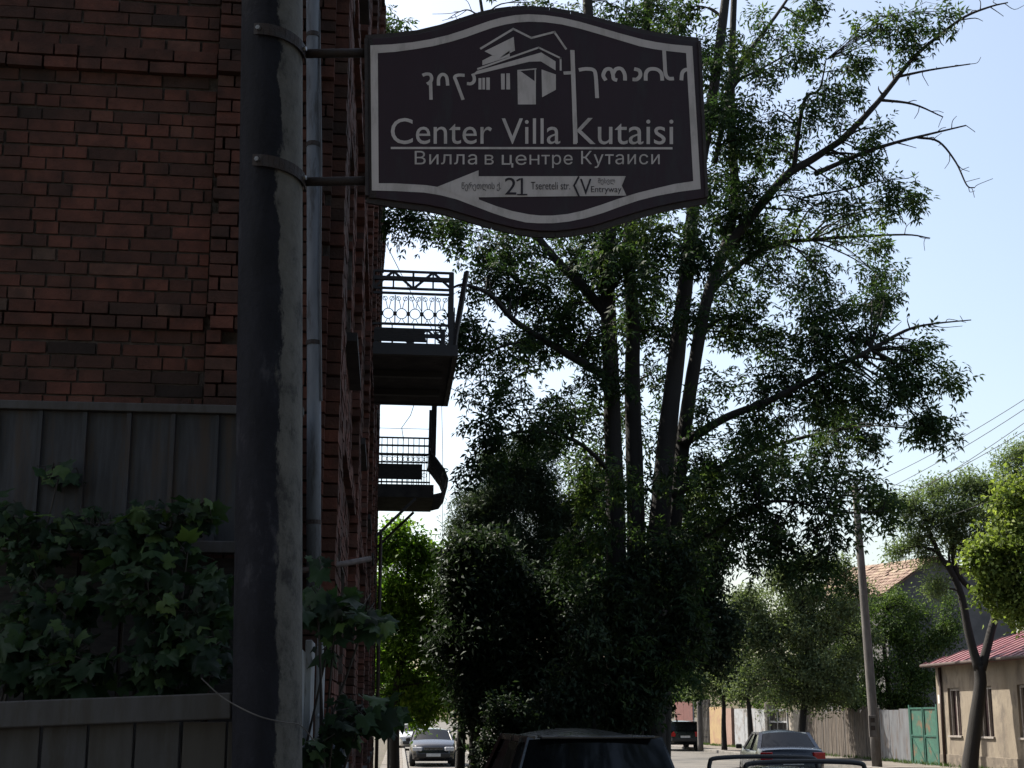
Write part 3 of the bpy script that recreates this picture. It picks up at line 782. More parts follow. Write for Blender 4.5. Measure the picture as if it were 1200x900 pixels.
mb = MB(); mb.box(((xa + xb) / 2, 6.10, zt + 0.012), (xb - xa, 0.05, 0.045)); mb.box(((xa + xb) / 2, 6.085, P(100, 640, 6.1)[2]), (xb - xa, 0.05, 0.06))
mb.build("rail", M['fence_board'], upf, bevel=0.004)
lof = thing("board_fence", "low weathered board fence with a cap rail at the bottom left, beside the concrete pole", "fence", (-1.1, 5.05, 0))
for k in range(14):
    x = -3.0 + k * 0.184; zt2 = P(130, 846, 5.05)[2]
    mb = MB(); mb.box((x, 5.05, zt2 / 2), (0.172, 0.02, zt2), ry=random.uniform(-0.006, 0.006), tint=random.random()); mb.build("board", M['fence_board'], lof, bevel=0.003)
mb = MB()
ca, cb = P(-330, 851, 5.0), P(272, 827, 5.0)
mb.bar(ca, cb, 0.06, 0.105); mb.build("cap_rail", M['fence_board'], lof, bevel=0.006)
wf = thing("white_board_fence", "white painted boards standing between the concrete pole and the brick corner", "fence", (-0.36, 5.9, 0))
for k, (px, Y, yt) in enumerate(((352, 5.35, 762), (364, 5.75, 752), (377, 6.1, 744))):
    a = P(px, yt, Y)
    mb = MB(); mb.box((a[0], a[1], a[2] / 2 + 0.1), (0.03, 0.30, a[2] - 0.2), rz=0.02); mb.build("board", M['white_board'], wf, bevel=0.004)
gm = thing("gas_meter_box", "blue-grey gas meter box with a bent pale pipe at the brick corner", "meter box", tuple(P(389, 1200, 5.9)))
mb = MB(); a = P(391, 870, 5.9); mb.box((a[0], a[1] + 0.08, a[2] - 0.32), (0.135, 0.14, 0.62)); mb.build("cabinet", M['meter_blue'], gm, bevel=0.012)
mb = MB(); mb.tube(smooth([P(372, 838, 5.85), P(386, 850, 5.84), P(400, 864, 5.83), P(404, 880, 5.83), P(404, 1000, 5.83)], 5), 0.010, 8); mb.build("gas_pipe", M['white_board'], gm, smooth=True)
mb = MB(); mb.tube(smooth([P(236, 795, 4.85), P(262, 818, 4.83), P(300, 838, 4.79), P(330, 846, 4.79), P(352, 850, 4.82), P(368, 868, 4.9)], 6), 0.0028, 5)
tag(mb.build("loose_wire", M['pole_grey']), "pale thin wire looping across the foot of the tarred concrete pole", "wire")

# ------------------------------------------------------------------ foliage
def norm(a): return a / (np.linalg.norm(a, axis=-1, keepdims=True) + 1e-9)
def leaf_quads(base, d, nrm, L, Wd, tint):
    """diamond leaves folded along the midrib -> mesh data"""
    s = norm(np.cross(d, nrm))
    nn = np.cross(s, d)
    mid = base + d * (L * 0.42)[:, None]
    lift = nn * (Wd * 0.18)[:, None]
    v = np.stack([base, mid + s * (Wd / 2)[:, None] + lift, base + d * L[:, None] - nn * (L * 0.12)[:, None], mid - s * (Wd / 2)[:, None] + lift], axis=1)
    N = len(base)
    f = np.arange(N * 4).reshape(N, 4)
    return v.reshape(-1, 3), f, tint
def rnd_dir(n, r):
    v = r.normal(size=(n, 3)); return norm(v)

def pinnate(tips, dirs, r, toff, rach=0.26, pairs=4, L=0.085, Wd=0.028, droop=0.35):
    n = len(tips)
    d = norm(dirs + np.array([0, 0, -droop]) * r.uniform(0.3, 1.6, (n, 1)) + r.normal(size=(n, 3)) * 0.15)
    side = norm(np.cross(d, np.array([0, 0, 1.0]) + r.normal(size=(n, 3)) * 0.5))
    up = np.cross(side, d)
    Lr = rach * r.uniform(0.7, 1.2, n)
    B, D, N_, T = [], [], [], []
    base_t = r.normal(0.42, 0.13, n) + toff
    for k in range(pairs):
        t = 0.25 + 0.7 * k / max(1, pairs - 1)
        for sg in (-1, 1):
            B.append(tips + d * (Lr * t)[:, None] + np.array([0, 0, -0.10]) * (Lr * t * t)[:, None])
            D.append(norm(d * 0.55 + side * sg * 0.8 + np.array([0, 0, -0.25]) + r.normal(size=(n, 3)) * 0.22))
            N_.append(norm(up + r.normal(size=(n, 3)) * 0.45)); T.append(base_t + r.normal(0, 0.10, n))
    B.append(tips + d * Lr[:, None]); D.append(norm(d + np.array([0, 0, -0.3]))); N_.append(up); T.append(base_t)
    B, D, N_, T = map(np.concatenate, (B, D, N_, T))
    m = len(B)
    return leaf_quads(B, D, N_, L * r.uniform(0.7, 1.25, m), Wd * r.uniform(0.75, 1.2, m), np.clip(T, 0, 1))
def simple(tips, dirs, r, toff, per=6, spread=0.16, L=0.09, Wd=0.05, droop=0.25, narrow=1.0):
    n = len(tips)
    base_t = np.repeat(r.normal(0.42, 0.14, n) + toff, per)
    B = np.repeat(tips, per, 0) + r.normal(size=(n * per, 3)) * spread * 0.5
    D = norm(np.repeat(dirs, per, 0) * 0.6 + rnd_dir(n * per, r) + np.array([0, 0, -droop]))
    N_ = norm(np.array([0, 0, 1.0]) + rnd_dir(n * per, r) * 0.9)
    m = n * per
    return leaf_quads(B, D, N_, L * r.uniform(0.65, 1.3, m), Wd * r.uniform(0.7, 1.25, m), np.clip(base_t + r.normal(0, 0.12, m), 0, 1))

def sweep(mb, pts, r0, r1, per=4, sides=7, wob=0.06):
    q = smooth(pts, per)
    m_ = len(q)
    mb.tube(q, [r0 + (r1 - r0) * (i / (m_ - 1)) ** 0.8 for i in range(m_)], sides, wob=wob)
    return q, [r0 + (r1 - r0) * (i / (m_ - 1)) ** 0.8 for i in range(m_)]

def grow(root, stems, clumps, leafmat, bark, seed, leaf='pinnate', lk=None, tips_per=14, per_tip=5, tip_r=0.16, fat=1.0, dens=1.0, split=3):
    """stems: (points, r0, r1, partname); clumps: (centre, (rx,ry,rz), amount). Builds trunk, limbs, twigs and crown of one tree."""
    r = np.random.default_rng(seed); random.seed(seed)
    lk = lk or {}
    skel, srad = [], []
    trunk = MB()
    for (pp, r0, r1, nm) in stems:
        mb = trunk if nm == 'trunk' else MB()
        q, rr = sweep(mb, pp, r0, r1, 5, 12 if r0 > 0.12 else 7)
        if nm != 'dead_branch': skel += q; srad += rr
        else:
            # bare side twigs
            for i in range(2, len(q), 2):
                dd = q[i] - q[i - 1]; dd /= np.linalg.norm(dd)
                e = q[i] + (dd * 0.5 + rnd_dir(1, r)[0] * 0.8) * r.uniform(0.15, 0.6)
                m2 = (q[i] + e) / 2 + r.normal(size=3) * 0.05
                sweep(mb, [q[i], m2, e], max(rr[i] * 0.55, 0.009), 0.006, 3, 5)
        if nm != 'trunk': mb.build(nm, bark, root, smooth=True)
    trunk.build("trunk", bark, root, smooth=True)
    skel = np.array(skel); srad = np.array(srad)
    tw = MB()
    TIPS, DIRS, TOFF = [], [], []
    sub = []
    for (c, rad, amt) in clumps:
        if split <= 1: sub.append((c, rad, amt)); continue
        for k in range(split):
            u = rnd_dir(1, r)[0] * r.uniform(0.35, 0.95)
            sub.append((np.array(c) + u * np.array(rad) * (0.75 if split == 2 else 1), np.array(rad) * (r.uniform(0.7, 1.0) if split == 2 else r.uniform(0.5, 0.85)), amt / split * r.uniform(0.6, 1.4)))
    for (c, rad, amt) in sub:
        tone = r.normal(0, 0.13)
        c = np.array(c, float); rad = np.array(rad, float) * fat
        dist = np.linalg.norm(skel - c, axis=1)
        cost = dist + np.maximum(0, skel[:, 2] - c[2]) * 0.8
        j = int(np.argmin(cost))
        a = skel[j]; ra = srad[j]
        Ld = np.linalg.norm(c - a)
        mid = (a + c) / 2 + np.array([0, 0, 0.12 * Ld]) + r.normal(size=3) * 0.07 * Ld
        q, rr = sweep(tw, [a, mid, c], max(0.008, min(ra * 0.6, 0.012 + 0.014 * Ld)), 0.009, 4, 5)
        nt = max(3, int(tips_per * amt * dens))
        dirs = rnd_dir(nt, r)
        rho = r.uniform(0.25, 1.0, nt) ** 0.55
        tips = c + dirs * rad * rho[:, None]
        for k in range(nt):
            s0 = q[int(r.integers(len(q) // 2, len(q)))]
            m_ = (s0 + tips[k]) / 2 + r.normal(size=3) * 0.06 * np.linalg.norm(tips[k] - s0) + np.array([0, 0, 0.05])
            tw.tube([s0, m_, tips[k]], [0.0085, 0.006, 0.003], 4, caps=False)
            npt = max(1, int(r.poisson(per_tip)))
            tt = np.clip(r.normal(0.85, 0.25, npt), 0.2, 1.15)
            base = m_ + (tips[k] - m_) * tt[:, None] + r.normal(size=(npt, 3)) * tip_r * 0.5
            dv = tips[k] - s0
            TOFF.append(np.full(npt, tone)); TIPS.append(base); DIRS.append(norm(dv / (np.linalg.norm(dv) + 1e-6) * 0.5 + rnd_dir(npt, r) * 0.85))
    tw.build("twigs", bark, root, smooth=True)
    TIPS, DIRS, TOFF = np.concatenate(TIPS), np.concatenate(DIRS), np.concatenate(TOFF)
    v, f, t = (pinnate if leaf == 'pinnate' else simple)(TIPS, DIRS, r, TOFF, **lk)
    finish("crown", np_mesh("crown", v, f, t), leafmat, root)
    return len(t)

def S(Y, r0, r1, nm, *pp):
    """a stem traced as (px,py[,depth offset])"""
    return ([P(p[0], p[1], Y + (p[2] if len(p) > 2 else 0)) for p in pp], r0, r1, nm)
def cl(Y, x, y, rx, ry, amt, dz=0.0, rdep=None):
    k = Y / FPX
    return (P(x, y, Y + dz), (rx * k, (rdep if rdep else (rx + ry) / 2 * k), ry * k), amt)

# ---- the big many-stemmed ash
YB = 25.0
base = P(752, 840 + 1.8 * FPX / YB, YB)
ash = thing("ash_tree", "tall dark many-stemmed ash tree with bare dead branches, in the middle of the view", "tree", (base[0], base[1], 0.1))
gy = 840 + 1.75 * FPX / YB
stems = [
    S(YB, 0.27, 0.10, 'trunk', (722, gy + 6), (722, 760), (722, 640), (720, 560), (716, 440), (712, 330), (714, 240), (702, 120), (690, 20), (684, -60)),
    S(YB, 0.25, 0.09, 'trunk', (748, gy + 6, .2), (746, 760, .2), (745, 600, .2), (741, 450, .3), (742, 380, .4), (737, 280, .6), (748, 150, .8), (760, 0, 1), (766, -70, 1)),
    S(YB, 0.30, 0.08, 'trunk', (764, gy + 6, -.2), (766, 760, -.2), (771, 640, -.2), (781, 520, -.3), (795, 400, -.3), (806, 310, -.4), (813, 240, -.5), (834, 120, -.8), (850, 0, -1), (856, -70, -1)),
    S(YB, 0.22, 0.07, 'trunk', (774, gy + 6, .1), (778, 740, .1), (787, 640, .1), (800, 520, .2), (815, 420, .2), (830, 345, .3), (850, 290, .4), (861, 230, .5), (857, 150, .6), (858, 60, .6), (862, -50, .6)),
    S(YB, 0.12, 0.02, 'limb', (718, 445), (682, 425, -.2), (640, 400, -.6), (602, 375, -.9), (575, 346, -1.2), (545, 334, -1.4), (528, 338, -1.5)),
    S(YB, 0.13, 0.03, 'limb', (712, 370), (682, 335, .2), (655, 308, .5), (630, 277, .8), (602, 230, 1.1), (582, 140, 1.4), (566, 20, 1.6), (556, -40, 1.6)),
    S(YB, 0.11, 0.05, 'limb', (800, 520), (850, 490, -.3), (900, 470, -.7), (960, 440, -1.1), (1020, 410, -1.4)),
    S(YB, 0.10, 0.02, 'limb', (787, 580), (850, 545, .4), (900, 525, .8), (960, 508, 1.1), (1010, 500, 1.4)),
    S(YB, 0.13, 0.075, 'limb', (849, 292, .4), (882, 252, 0), (920, 207, -.4), (950, 188, -.6), (985, 165, -.8)),
    S(YB, 0.085, 0.045, 'limb', (832, 342, .3), (880, 300, .9), (920, 284, 1.3), (950, 281, 1.5)),
    S(YB, 0.09, 0.02, 'limb', (848, 120, .6), (868, 75, .8), (892, 42, 1), (922, 0, 1.3), (945, -40, 1.6)),
    S(YB, 0.06, 0.012, 'limb', (838, 190, -.6), (858, 105, -.8), (890, 82, -1), (930, 60, -1.2)),
    S(YB, 0.06, 0.012, 'limb', (930, 200, -.5), (942, 120, -1), (960, 105, -1.2), (968, 70, -1.3)),
    S(YB, 0.07, 0.012, 'limb', (786, 660), (840, 620, -1), (890, 590, -2), (940, 590, -3), (975, 606, -3.6)),
    S(YB, 0.06, 0.010, 'limb', (722, 560), (680, 520, -.8), (630, 505, -1.5), (580, 515, -2), (545, 545, -2.2)),
    S(YB, 0.05, 0.010, 'limb', (582, 140, 1.4), (540, 90, 1.2), (500, 62, 1.0), (465, 44, .8)),
    S(YB, 0.05, 0.010, 'limb', (640, 400, -.6), (590, 405, -1), (560, 425, -1.3)),
    S(YB, 0.05, 0.010, 'limb', (630, 277, .8), (560, 262, .4), (500, 258, 0), (460, 262, -.2)),
    S(YB, 0.085, 0.014, 'dead_branch', (985, 165, -.8), (1010, 140, -.9), (1035, 112, -1), (1070, 68, -1.2), (1100, 42, -1.3), (1130, 20, -1.4), (1160, 8, -1.5), (1181, 3, -1.5)),
    S(YB, 0.035, 0.014, 'dead_branch', (1052, 90, -1.1), (1090, 82, -1.2), (1137, 75, -1.3)),
    S(YB, 0.038, 0.013, 'dead_branch', (1030, 117, -1), (1070, 122, -.9), (1105, 137, -.8)),
    S(YB, 0.065, 0.016, 'dead_branch', (955, 204, -.6), (1010, 180, -.8), (1050, 167, -.9), (1090, 157, -1), (1132, 147, -1)),
    S(YB, 0.03, 0.012, 'dead_branch', (1075, 161, -.9), (1100, 166, -1), (1120, 190, -1.1), (1133, 217, -1.2), (1142, 220, -1.2)),
    S(YB, 0.028, 0.007, 'dead_branch', (940, 232, -.4), (1000, 220, -.7), (1030, 212, -.8), (1065, 209, -.8)),
    S(YB, 0.05, 0.013, 'dead_branch', (950, 281, 1.5), (990, 278, 1.6), (1060, 275, 1.7), (1090, 279, 1.7)),
    S(YB, 0.05, 0.012, 'dead_branch', (1020, 410, -1.4), (1060, 388, -1.5), (1090, 380, -1.6), (1138, 375, -1.7)),
    S(YB, 0.025, 0.006, 'dead_branch', (566, 22, 1.6), (550, 12, 1.6), (538, 14, 1.6), (525, 22, 1.6)),
]
A = []
def c(x, y, rx, ry, amt, dz=0.0): A.append(cl(YB, x, y, rx, ry, amt * (0.62 if x > 890 and y < 345 else 0.85 if x > 820 else 1), dz))
# left shoulder
for q in ((480, 262, 30, 22, .7, -.3), (465, 250, 22, 14, .5, 0), (520, 268, 34, 24, 1.0, .3), (556, 282, 36, 26, 1.3, .5), (590, 300, 34, 30, 1.3, .2), (602, 262, 26, 22, .9, .9), (562, 322, 24, 16, .7, -.6), (600, 338, 32, 24, 1.2, -.4),
          (560, 382, 22, 20, .9, -1.2), (552, 412, 22, 18, .8, -1.3), (590, 402, 28, 18, .8, -.8), (622, 418, 30, 18, .8, -.6), (570, 445, 26, 14, .6, -1.4), (612, 452, 26, 12, .4, -1.0),
          (572, 505, 24, 14, .7, -2.1), (560, 548, 20, 11, .7, -2.2), (590, 520, 28, 16, .8, -1.9), (625, 505, 30, 18, .8, -1.5), (600, 478, 24, 12, .6, -1.6), (655, 500, 28, 20, 1.0, -1.0), (662, 470, 26, 16, .7, -.5), (690, 480, 22, 20, .8, .3),
          (640, 350, 34, 26, 1.5, 0), (655, 390, 34, 22, 1.4, -.4), (630, 305, 28, 26, 1.2, 1.0), (668, 300, 28, 28, 1.4, .4), (690, 350, 30, 30, 1.5, .5), (690, 400, 28, 26, 1.4, .4), (700, 280, 30, 26, 1.4, -.8),
          (735, 310, 32, 34, 1.7, -.8), (760, 270, 32, 26, 1.6, -.5), (745, 360, 30, 30, 1.5, .9), (772, 330, 28, 30, 1.4, .9), (770, 390, 26, 24, 1.1, .8), (700, 440, 24, 22, 1.0, -.7), (760, 440, 26, 26, .8, 1.0),
          (735, 260, 36, 20, 1.4, 1.4), (670, 260, 34, 18, 1.2, 1.2)): c(*q)
# behind and above the sign
for q in ((466, 32, 18, 14, .55, .8), (448, 34, 10, 10, .25, .8), (600, 180, 40, 40, 1, 1.4), (650, 200, 50, 40, 1, .6), (700, 190, 50, 44, 1.2, .4), (760, 190, 50, 44, 1.4, .9), (800, 170, 34, 40, 1.2, -.2), (640, 110, 40, 40, .9, 1), (700, 100, 50, 40, 1, .6), (760, 100, 44, 40, 1, 1), (800, 60, 36, 26, .9, -.6),
          (675, 18, 30, 22, .8, .2), (620, 8, 26, 12, .5, 1.4), (720, 18, 32, 20, .9, .5), (765, 22, 34, 22, 1.0, .9), (800, 20, 26, 26, .9, -.5), (700, -40, 60, 30, 1, .4), (780, -40, 50, 30, 1.2, .5), (590, -30, 40, 20, .6, 1.5), (860, -50, 40, 24, .8, 0)): c(*q)
# right shoulder
for q in ((812, 255, 18, 22, .6, -1.8), (824, 205, 18, 24, .7, -1.8), (836, 140, 16, 24, .6, -1.9), (842, 80, 14, 20, .5, -1.8), (850, 300, 20, 20, .6, -1.2), (842, 40, 22, 26, .8, -.8), (850, 90, 26, 26, .9, .6), (835, 130, 20, 28, .9, -.9), (880, 70, 26, 22, .8, .9), (905, 30, 22, 20, .6, 1.1), (900, 95, 24, 18, .8, -1.0), (925, 62, 22, 16, .5, -1.2), (940, 18, 18, 14, .4, 1.4), (950, 6, 14, 9, .35, 1.5), (948, 62, 10, 8, .25, -1.3),
          (870, 130, 30, 22, 1.1, -.6), (905, 135, 28, 20, .9, -.9), (855, 175, 24, 26, 1.3, -.8), (890, 175, 30, 22, 1.1, .4), (935, 150, 22, 20, .7, -1), (965, 120, 20, 22, .7, -1.2), (985, 80, 18, 16, .5, -1.3), (1000, 45, 24, 18, .5, -1.2), (990, 110, 16, 18, .5, -1.2), (1005, 68, 16, 16, .4, -1.1),
          (980, 145, 16, 20, .6, -1), (925, 185, 24, 14, .6, .3), (850, 215, 28, 24, 1.4, .9), (890, 222, 30, 22, 1.3, -.4), (935, 222, 26, 16, .8, -.5), (1000, 195, 20, 12, .4, -.8), (1020, 150, 12, 9, .3, -.9), (1050, 45, 20, 18, .5, -1.2), (1062, 60, 14, 12, .3, -1.2), (1040, 30, 16, 14, .4, -1.2), (1105, 18, 20, 12, .55, -1.35), (1085, 30, 14, 10, .35, -1.3), (1012, 175, 16, 10, .35, -.8),
          (870, 260, 32, 24, 1.5, .6), (915, 255, 28, 20, 1.1, 1.2), (960, 245, 26, 16, .7, -.5), (1000, 240, 18, 10, .45, -.7), (1046, 226, 12, 9, .5, -.8), (1070, 232, 11, 10, .45, -.8), (985, 268, 26, 10, .6, 1.5), (1025, 284, 20, 9, .5, 1.6), (1035, 240, 14, 7, .3, -.8), (960, 292, 24, 14, .8, 1.4),
          (890, 300, 34, 24, 1.5, 1.0), (870, 345, 32, 24, 1.5, .7), (920, 330, 34, 26, 1.6, 1.1), (965, 325, 26, 18, .9, 1.0), (1025, 325, 22, 18, 1.0, .6), (1010, 355, 24, 18, 1.0, -.4), (1035, 345, 14, 14, .7, 0), (960, 365, 32, 20, 1.4, -.8), (905, 385, 34, 26, 1.7, .4), (865, 400, 30, 26, 1.4, .4), (840, 380, 22, 22, .9, .6),
          (1010, 390, 26, 16, 1.1, -1.2), (960, 405, 32, 20, 1.6, -1.0), (920, 430, 34, 24, 1.7, -.6), (875, 450, 32, 24, 1.6, -.4), (840, 440, 24, 22, .9, .3), (985, 435, 30, 20, 1.3, -1.1), (1010, 455, 24, 18, 1.0, -1.3), (950, 470, 32, 22, 1.5, -.9), (905, 490, 34, 20, 1.4, -.2), (860, 510, 30, 22, 1.3, -.1), (830, 480, 20, 24, .9, -.6),
          (1068, 415, 14, 14, .6, -1.5), (1060, 440, 20, 20, 1.0, -1.5), (1075, 452, 14, 14, .7, -1.5), (1112, 433, 13, 11, .75, -1.6), (1078, 402, 12, 9, .4, -1.5), (1035, 470, 16, 14, .7, -1.4), (1075, 497, 15, 10, .7, -1.5), (1100, 505, 12, 10, .65, -1.5), (1090, 492, 10, 7, .4, -1.5),
          (1000, 490, 28, 20, 1.2, 1.2), (965, 515, 30, 20, 1.4, 1.1), (1015, 515, 18, 16, .8, 1.3), (920, 540, 32, 22, 1.4, .8), (880, 550, 30, 20, 1.2, -1.6), (985, 550, 28, 20, 1.2, .9), (1024, 572, 16, 20, .7, -3), (845, 560, 26, 22, 1.2, .3), (820, 530, 20, 22, .9, .1), (950, 580, 30, 22, 1.3, -2.8), (1030, 600, 12, 14, .5, -3.4), (968, 612, 22, 20, .9, -3.4),
          (905, 590, 30, 22, 1.3, -2), (865, 600, 28, 22, 1.2, -1.4), (950, 630, 26, 24, 1.1, -3), (910, 640, 24, 20, .9, -2.4), (935, 660, 18, 18, .8, -2.9), (870, 640, 26, 20, 1.0, -1.6), (830, 620, 24, 24, 1.1, -.8), (820, 580, 22, 24, 1.0, -.4), (965, 662, 14, 14, .5, -3.2)): c(*q)
# dark interior near the stems and sprays hanging before them
for q in ((705, 300, 26, 26, .9, -1.5), (745, 330, 24, 24, .8, -1.6), (790, 290, 26, 24, .9, -1.6), (830, 300, 22, 24, .8, -1.5), (722, 390, 18, 20, .6, -1.4), (800, 370, 20, 20, .6, -1.5), (735, 560, 24, 22, .7, -1.6), (780, 560, 24, 20, .7, -1.6), (760, 640, 34, 24, 1.2, -1.6), (720, 680, 30, 24, 1.1, -1.5), (790, 700, 34, 26, 1.2, -1.6), (735, 740, 36, 28, 1.3, -1.5), (780, 770, 34, 28, 1.2, -1.6), (745, 810, 34, 24, 1.2, -1.6), (715, 620, 20, 22, .7, -1.3), (700, 530, 26, 30, 1.2, .8), (690, 590, 26, 28, 1.3, .9), (760, 520, 24, 30, .8, 1.3), (735, 480, 26, 26, .7, 1.5), (800, 600, 22, 30, 1.2, 1.0), (760, 600, 26, 34, .9, 1.4), (680, 640, 30, 30, 1.3, .6), (800, 660, 26, 30, 1.3, .6), (740, 680, 50, 34, 1.4, 1.6)): c(*q)
rA = np.random.default_rng(3)
n_ash = grow(ash, stems, A, M['leaf_big'], M['bark_dark'], 11, 'pinnate', dict(rach=0.32, pairs=3, L=0.145, Wd=0.048, droop=0.5), tips_per=15, per_tip=8, tip_r=0.24, fat=1.12, split=2)

# ---- evergreens behind the ash
def evergreen(label, cat, Y, stems, blobs, matn, seed, **kw):
    b = stems[0][0][0]
    t = thing(cat.replace(' ', '_'), label, "tree", (b[0], b[1], 0.1))
    grow(t, stems, [cl(Y, *q) for q in blobs], M[matn], M['bark_dark'], seed, 'simple', **kw)
    return t
pine_kw = dict(lk=dict(per=16, spread=0.24, L=0.17, Wd=0.028, droop=0.05), tips_per=30, per_tip=8, tip_r=0.28, fat=1.2, split=4)
Yp = 33.0
g_ = 840 + 1.8 * FPX / Yp
evergreen("greyish pine with thin see-through top, left of the ash stems", "pine tree", Yp,
          [S(Yp, .22, .04, 'trunk', (668, g_), (668, 760), (672, 680), (676, 620), (690, 560), (684, 520)), S(Yp, .06, .02, 'limb', (672, 660), (640, 610), (600, 570)), S(Yp, .06, .02, 'limb', (674, 640), (700, 600), (712, 570)), S(Yp, .05, .02, 'limb', (670, 700), (620, 660), (580, 640))],
          [(590, 560, 22, 16, 1.1), (612, 545, 24, 18, 1.2), (640, 560, 26, 18, 1.2), (600, 590, 30, 20, 1.4), (632, 600, 28, 20, 1.4), (662, 590, 24, 20, 1.1), (690, 560, 20, 18, .9), (700, 600, 20, 24, 1.1), (580, 620, 26, 20, 1.3), (615, 635, 34, 22, 1.8), (655, 640, 30, 24, 1.7), (695, 645, 26, 26, 1.5), (590, 665, 36, 22, 1.8), (635, 680, 38, 26, 2.2), (680, 690, 34, 26, 2), (600, 530, 16, 12, .6), (575, 540, 14, 12, .6), (555, 590, 16, 16, .7), (548, 625, 18, 18, .9), (570, 600, 22, 20, 1.1), (645, 525, 18, 14, .6), (560, 650, 22, 20, 1.2)],
          'leaf_pine', 21, **pine_kw)
ev_kw = dict(lk=dict(per=12, spread=0.34, L=0.17, Wd=0.07, droop=0.3), tips_per=24, per_tip=7, tip_r=0.34, fat=1.15, split=5)
Ye = 30.0
g_ = 840 + 1.8 * FPX / Ye
evergreen("very dark dense evergreen with twin trunks, right of the bright green tree", "evergreen tree", Ye,
          [S(Ye, .16, .05, 'trunk', (556, g_), (556, 840), (560, 760), (575, 700)), S(Ye, .14, .05, 'trunk', (538, g_, .3), (542, 840, .3), (552, 760), (545, 690)), S(Ye, .1, .03, 'limb', (560, 770), (600, 740), (640, 730))],
          [(558, 690, 24, 24, 1.8), (556, 732, 20, 26, 1.6), (570, 700, 32, 26, 2.2), (560, 750, 34, 30, 2.4), (605, 730, 36, 30, 2.6), (650, 730, 36, 30, 2.6), (600, 785, 40, 30, 2.6), (650, 790, 40, 30, 2.6), (562, 800, 30, 26, 2.2), (620, 830, 44, 14, 1.8), (556, 655, 18, 16, .9), (536, 672, 12, 12, .4), (574, 640, 14, 14, .5), (598, 668, 18, 16, .8), (542, 645, 10, 9, .3), (625, 690, 22, 18, 1.0), (530, 760, 12, 16, .6), (662, 690, 20, 18, .9), (690, 740, 34, 34, 2.4), (690, 800, 36, 30, 2.4), (560, 830, 20, 14, .9)],
          'leaf_evergreen', 22, **ev_kw)
evergreen("very dark dense evergreen standing behind the ash stems on their right side", "evergreen tree", Ye + 1.5,
          [S(Ye + 1.5, .16, .04, 'trunk', (772, g_ - 4), (774, 840), (784, 760), (800, 680), (806, 630))],
          [(735, 720, 30, 34, 2.2), (760, 770, 34, 30, 2.4), (740, 820, 36, 24, 2.2), (790, 720, 32, 30, 2.2), (825, 690, 26, 26, 1.6), (800, 650, 26, 24, 1.4), (835, 730, 22, 26, 1.4), (805, 760, 30, 26, 2.0), (752, 815, 18, 22, 1.4), (835, 655, 16, 16, .7), (838, 765, 14, 16, .7), (845, 620, 18, 16, .5)],
          'leaf_evergreen', 23, **ev_kw)

sh_ = thing("evergreen_shrub", "black-green evergreen shrub growing round the foot of the ash stems", "shrub", tuple(P(750, 840 + 1.66 * FPX / 23.4, 23.4)))
grow(sh_, [S(23.4, .05, .015, 'trunk', (x, 939), (x + d, 850), (x + d, 770), (x + 2 * d, 700)) for x, d in ((700, -4), (735, 4), (755, -3))],
     [cl(23.4, *q) for q in ((715, 700, 24, 30, .9), (745, 720, 26, 34, 1.2), (785, 700, 26, 32, 1.0), (700, 760, 28, 34, 1.5), (740, 780, 32, 34, 1.8), (780, 765, 28, 32, 1.6), (812, 735, 18, 26, .9), (690, 825, 32, 26, 1.6), (735, 835, 34, 24, 1.8), (742, 832, 22, 26, 1.4), (660, 800, 26, 30, 1.2), (755, 665, 22, 20, .6), (795, 655, 18, 20, .5))],
     M['leaf_evergreen'], M['bark_dark'], 25, 'simple', dict(per=10, spread=0.26, L=0.14, Wd=0.055, droop=0.35), tips_per=18, per_tip=6, tip_r=0.28)
hedge = thing("hedge", "low black-green hedge on the verge behind the nearest parked car", "hedge", tuple(P(690, 840 + 1.65 * FPX / 28, 28)))
grow(hedge, [S(28, .03, .01, 'trunk', (x, 924), (x + 4, 880), (x + 6, 850)) for x in range(590, 750, 30)],
     [cl(28, x, y, 26, 20, 1.6) for x in range(585, 755, 26) for y in (845, 870, 900)], M['leaf_evergreen'], M['bark_dark'], 24, 'simple', dict(per=10, spread=0.26, L=0.13, Wd=0.06, droop=0.2), tips_per=18, per_tip=5, tip_r=0.26)

def tree_belt(name, n_, x0, x1, y0, y1, z0, z1, size, matn, seed, label, holes=0.5):
    """a far-off or massed wood: one object of many leaf sprays gathered into uneven crowns"""
    r = np.random.default_rng(seed)
    nc = max(6, int((x1 - x0) * (y1 - y0) / 14))
    cc = np.stack([r.uniform(x0, x1, nc), r.uniform(y0, y1, nc), z0 + (z1 - z0) * r.uniform(0.1, 0.85, nc)], 1)
    pick = r.integers(0, nc, n_)
    B = cc[pick] + rnd_dir(n_, r) * (r.uniform(0.1, 1, (n_, 1)) ** 0.45) * np.array([2.6, 2.2, 2.6])
    B[:, 2] = np.clip(B[:, 2], 0.05, None)
    L = size * r.uniform(0.6, 1.3, n_)
    v, f, t = leaf_quads(B, rnd_dir(n_, r), rnd_dir(n_, r), L, L * 0.5, np.clip(r.normal(0.4, 0.2, n_), 0, 1))
    return tag(finish(name, np_mesh(name, v, f, t), M[matn]), label, "trees", None, 'stuff')
tree_belt("far_trees", 60000, -60, 75, 150, 165, 0.5, 12, 0.55, 'leaf_garden', 81, "far wood closing the end of the street")
tree_belt("unseen_shade_canopy", 6000, -9, 12, -4, 2.0, 8.5, 13, 0.5, 'leaf_evergreen', 83, "unseen leaf mass above the camera, added to block the overhead sky")  # added out of view: keeps overhead sky out of the near car's glass
tree_belt("unseen_shade_canopy", 13000, -12, 16, -15, -3, 3.5, 15, 0.5, 'leaf_evergreen', 82, "unseen leaf mass behind the camera, added to cut skylight on the near corner")  # added out of view: blocks skylight from the brick, sign and pole

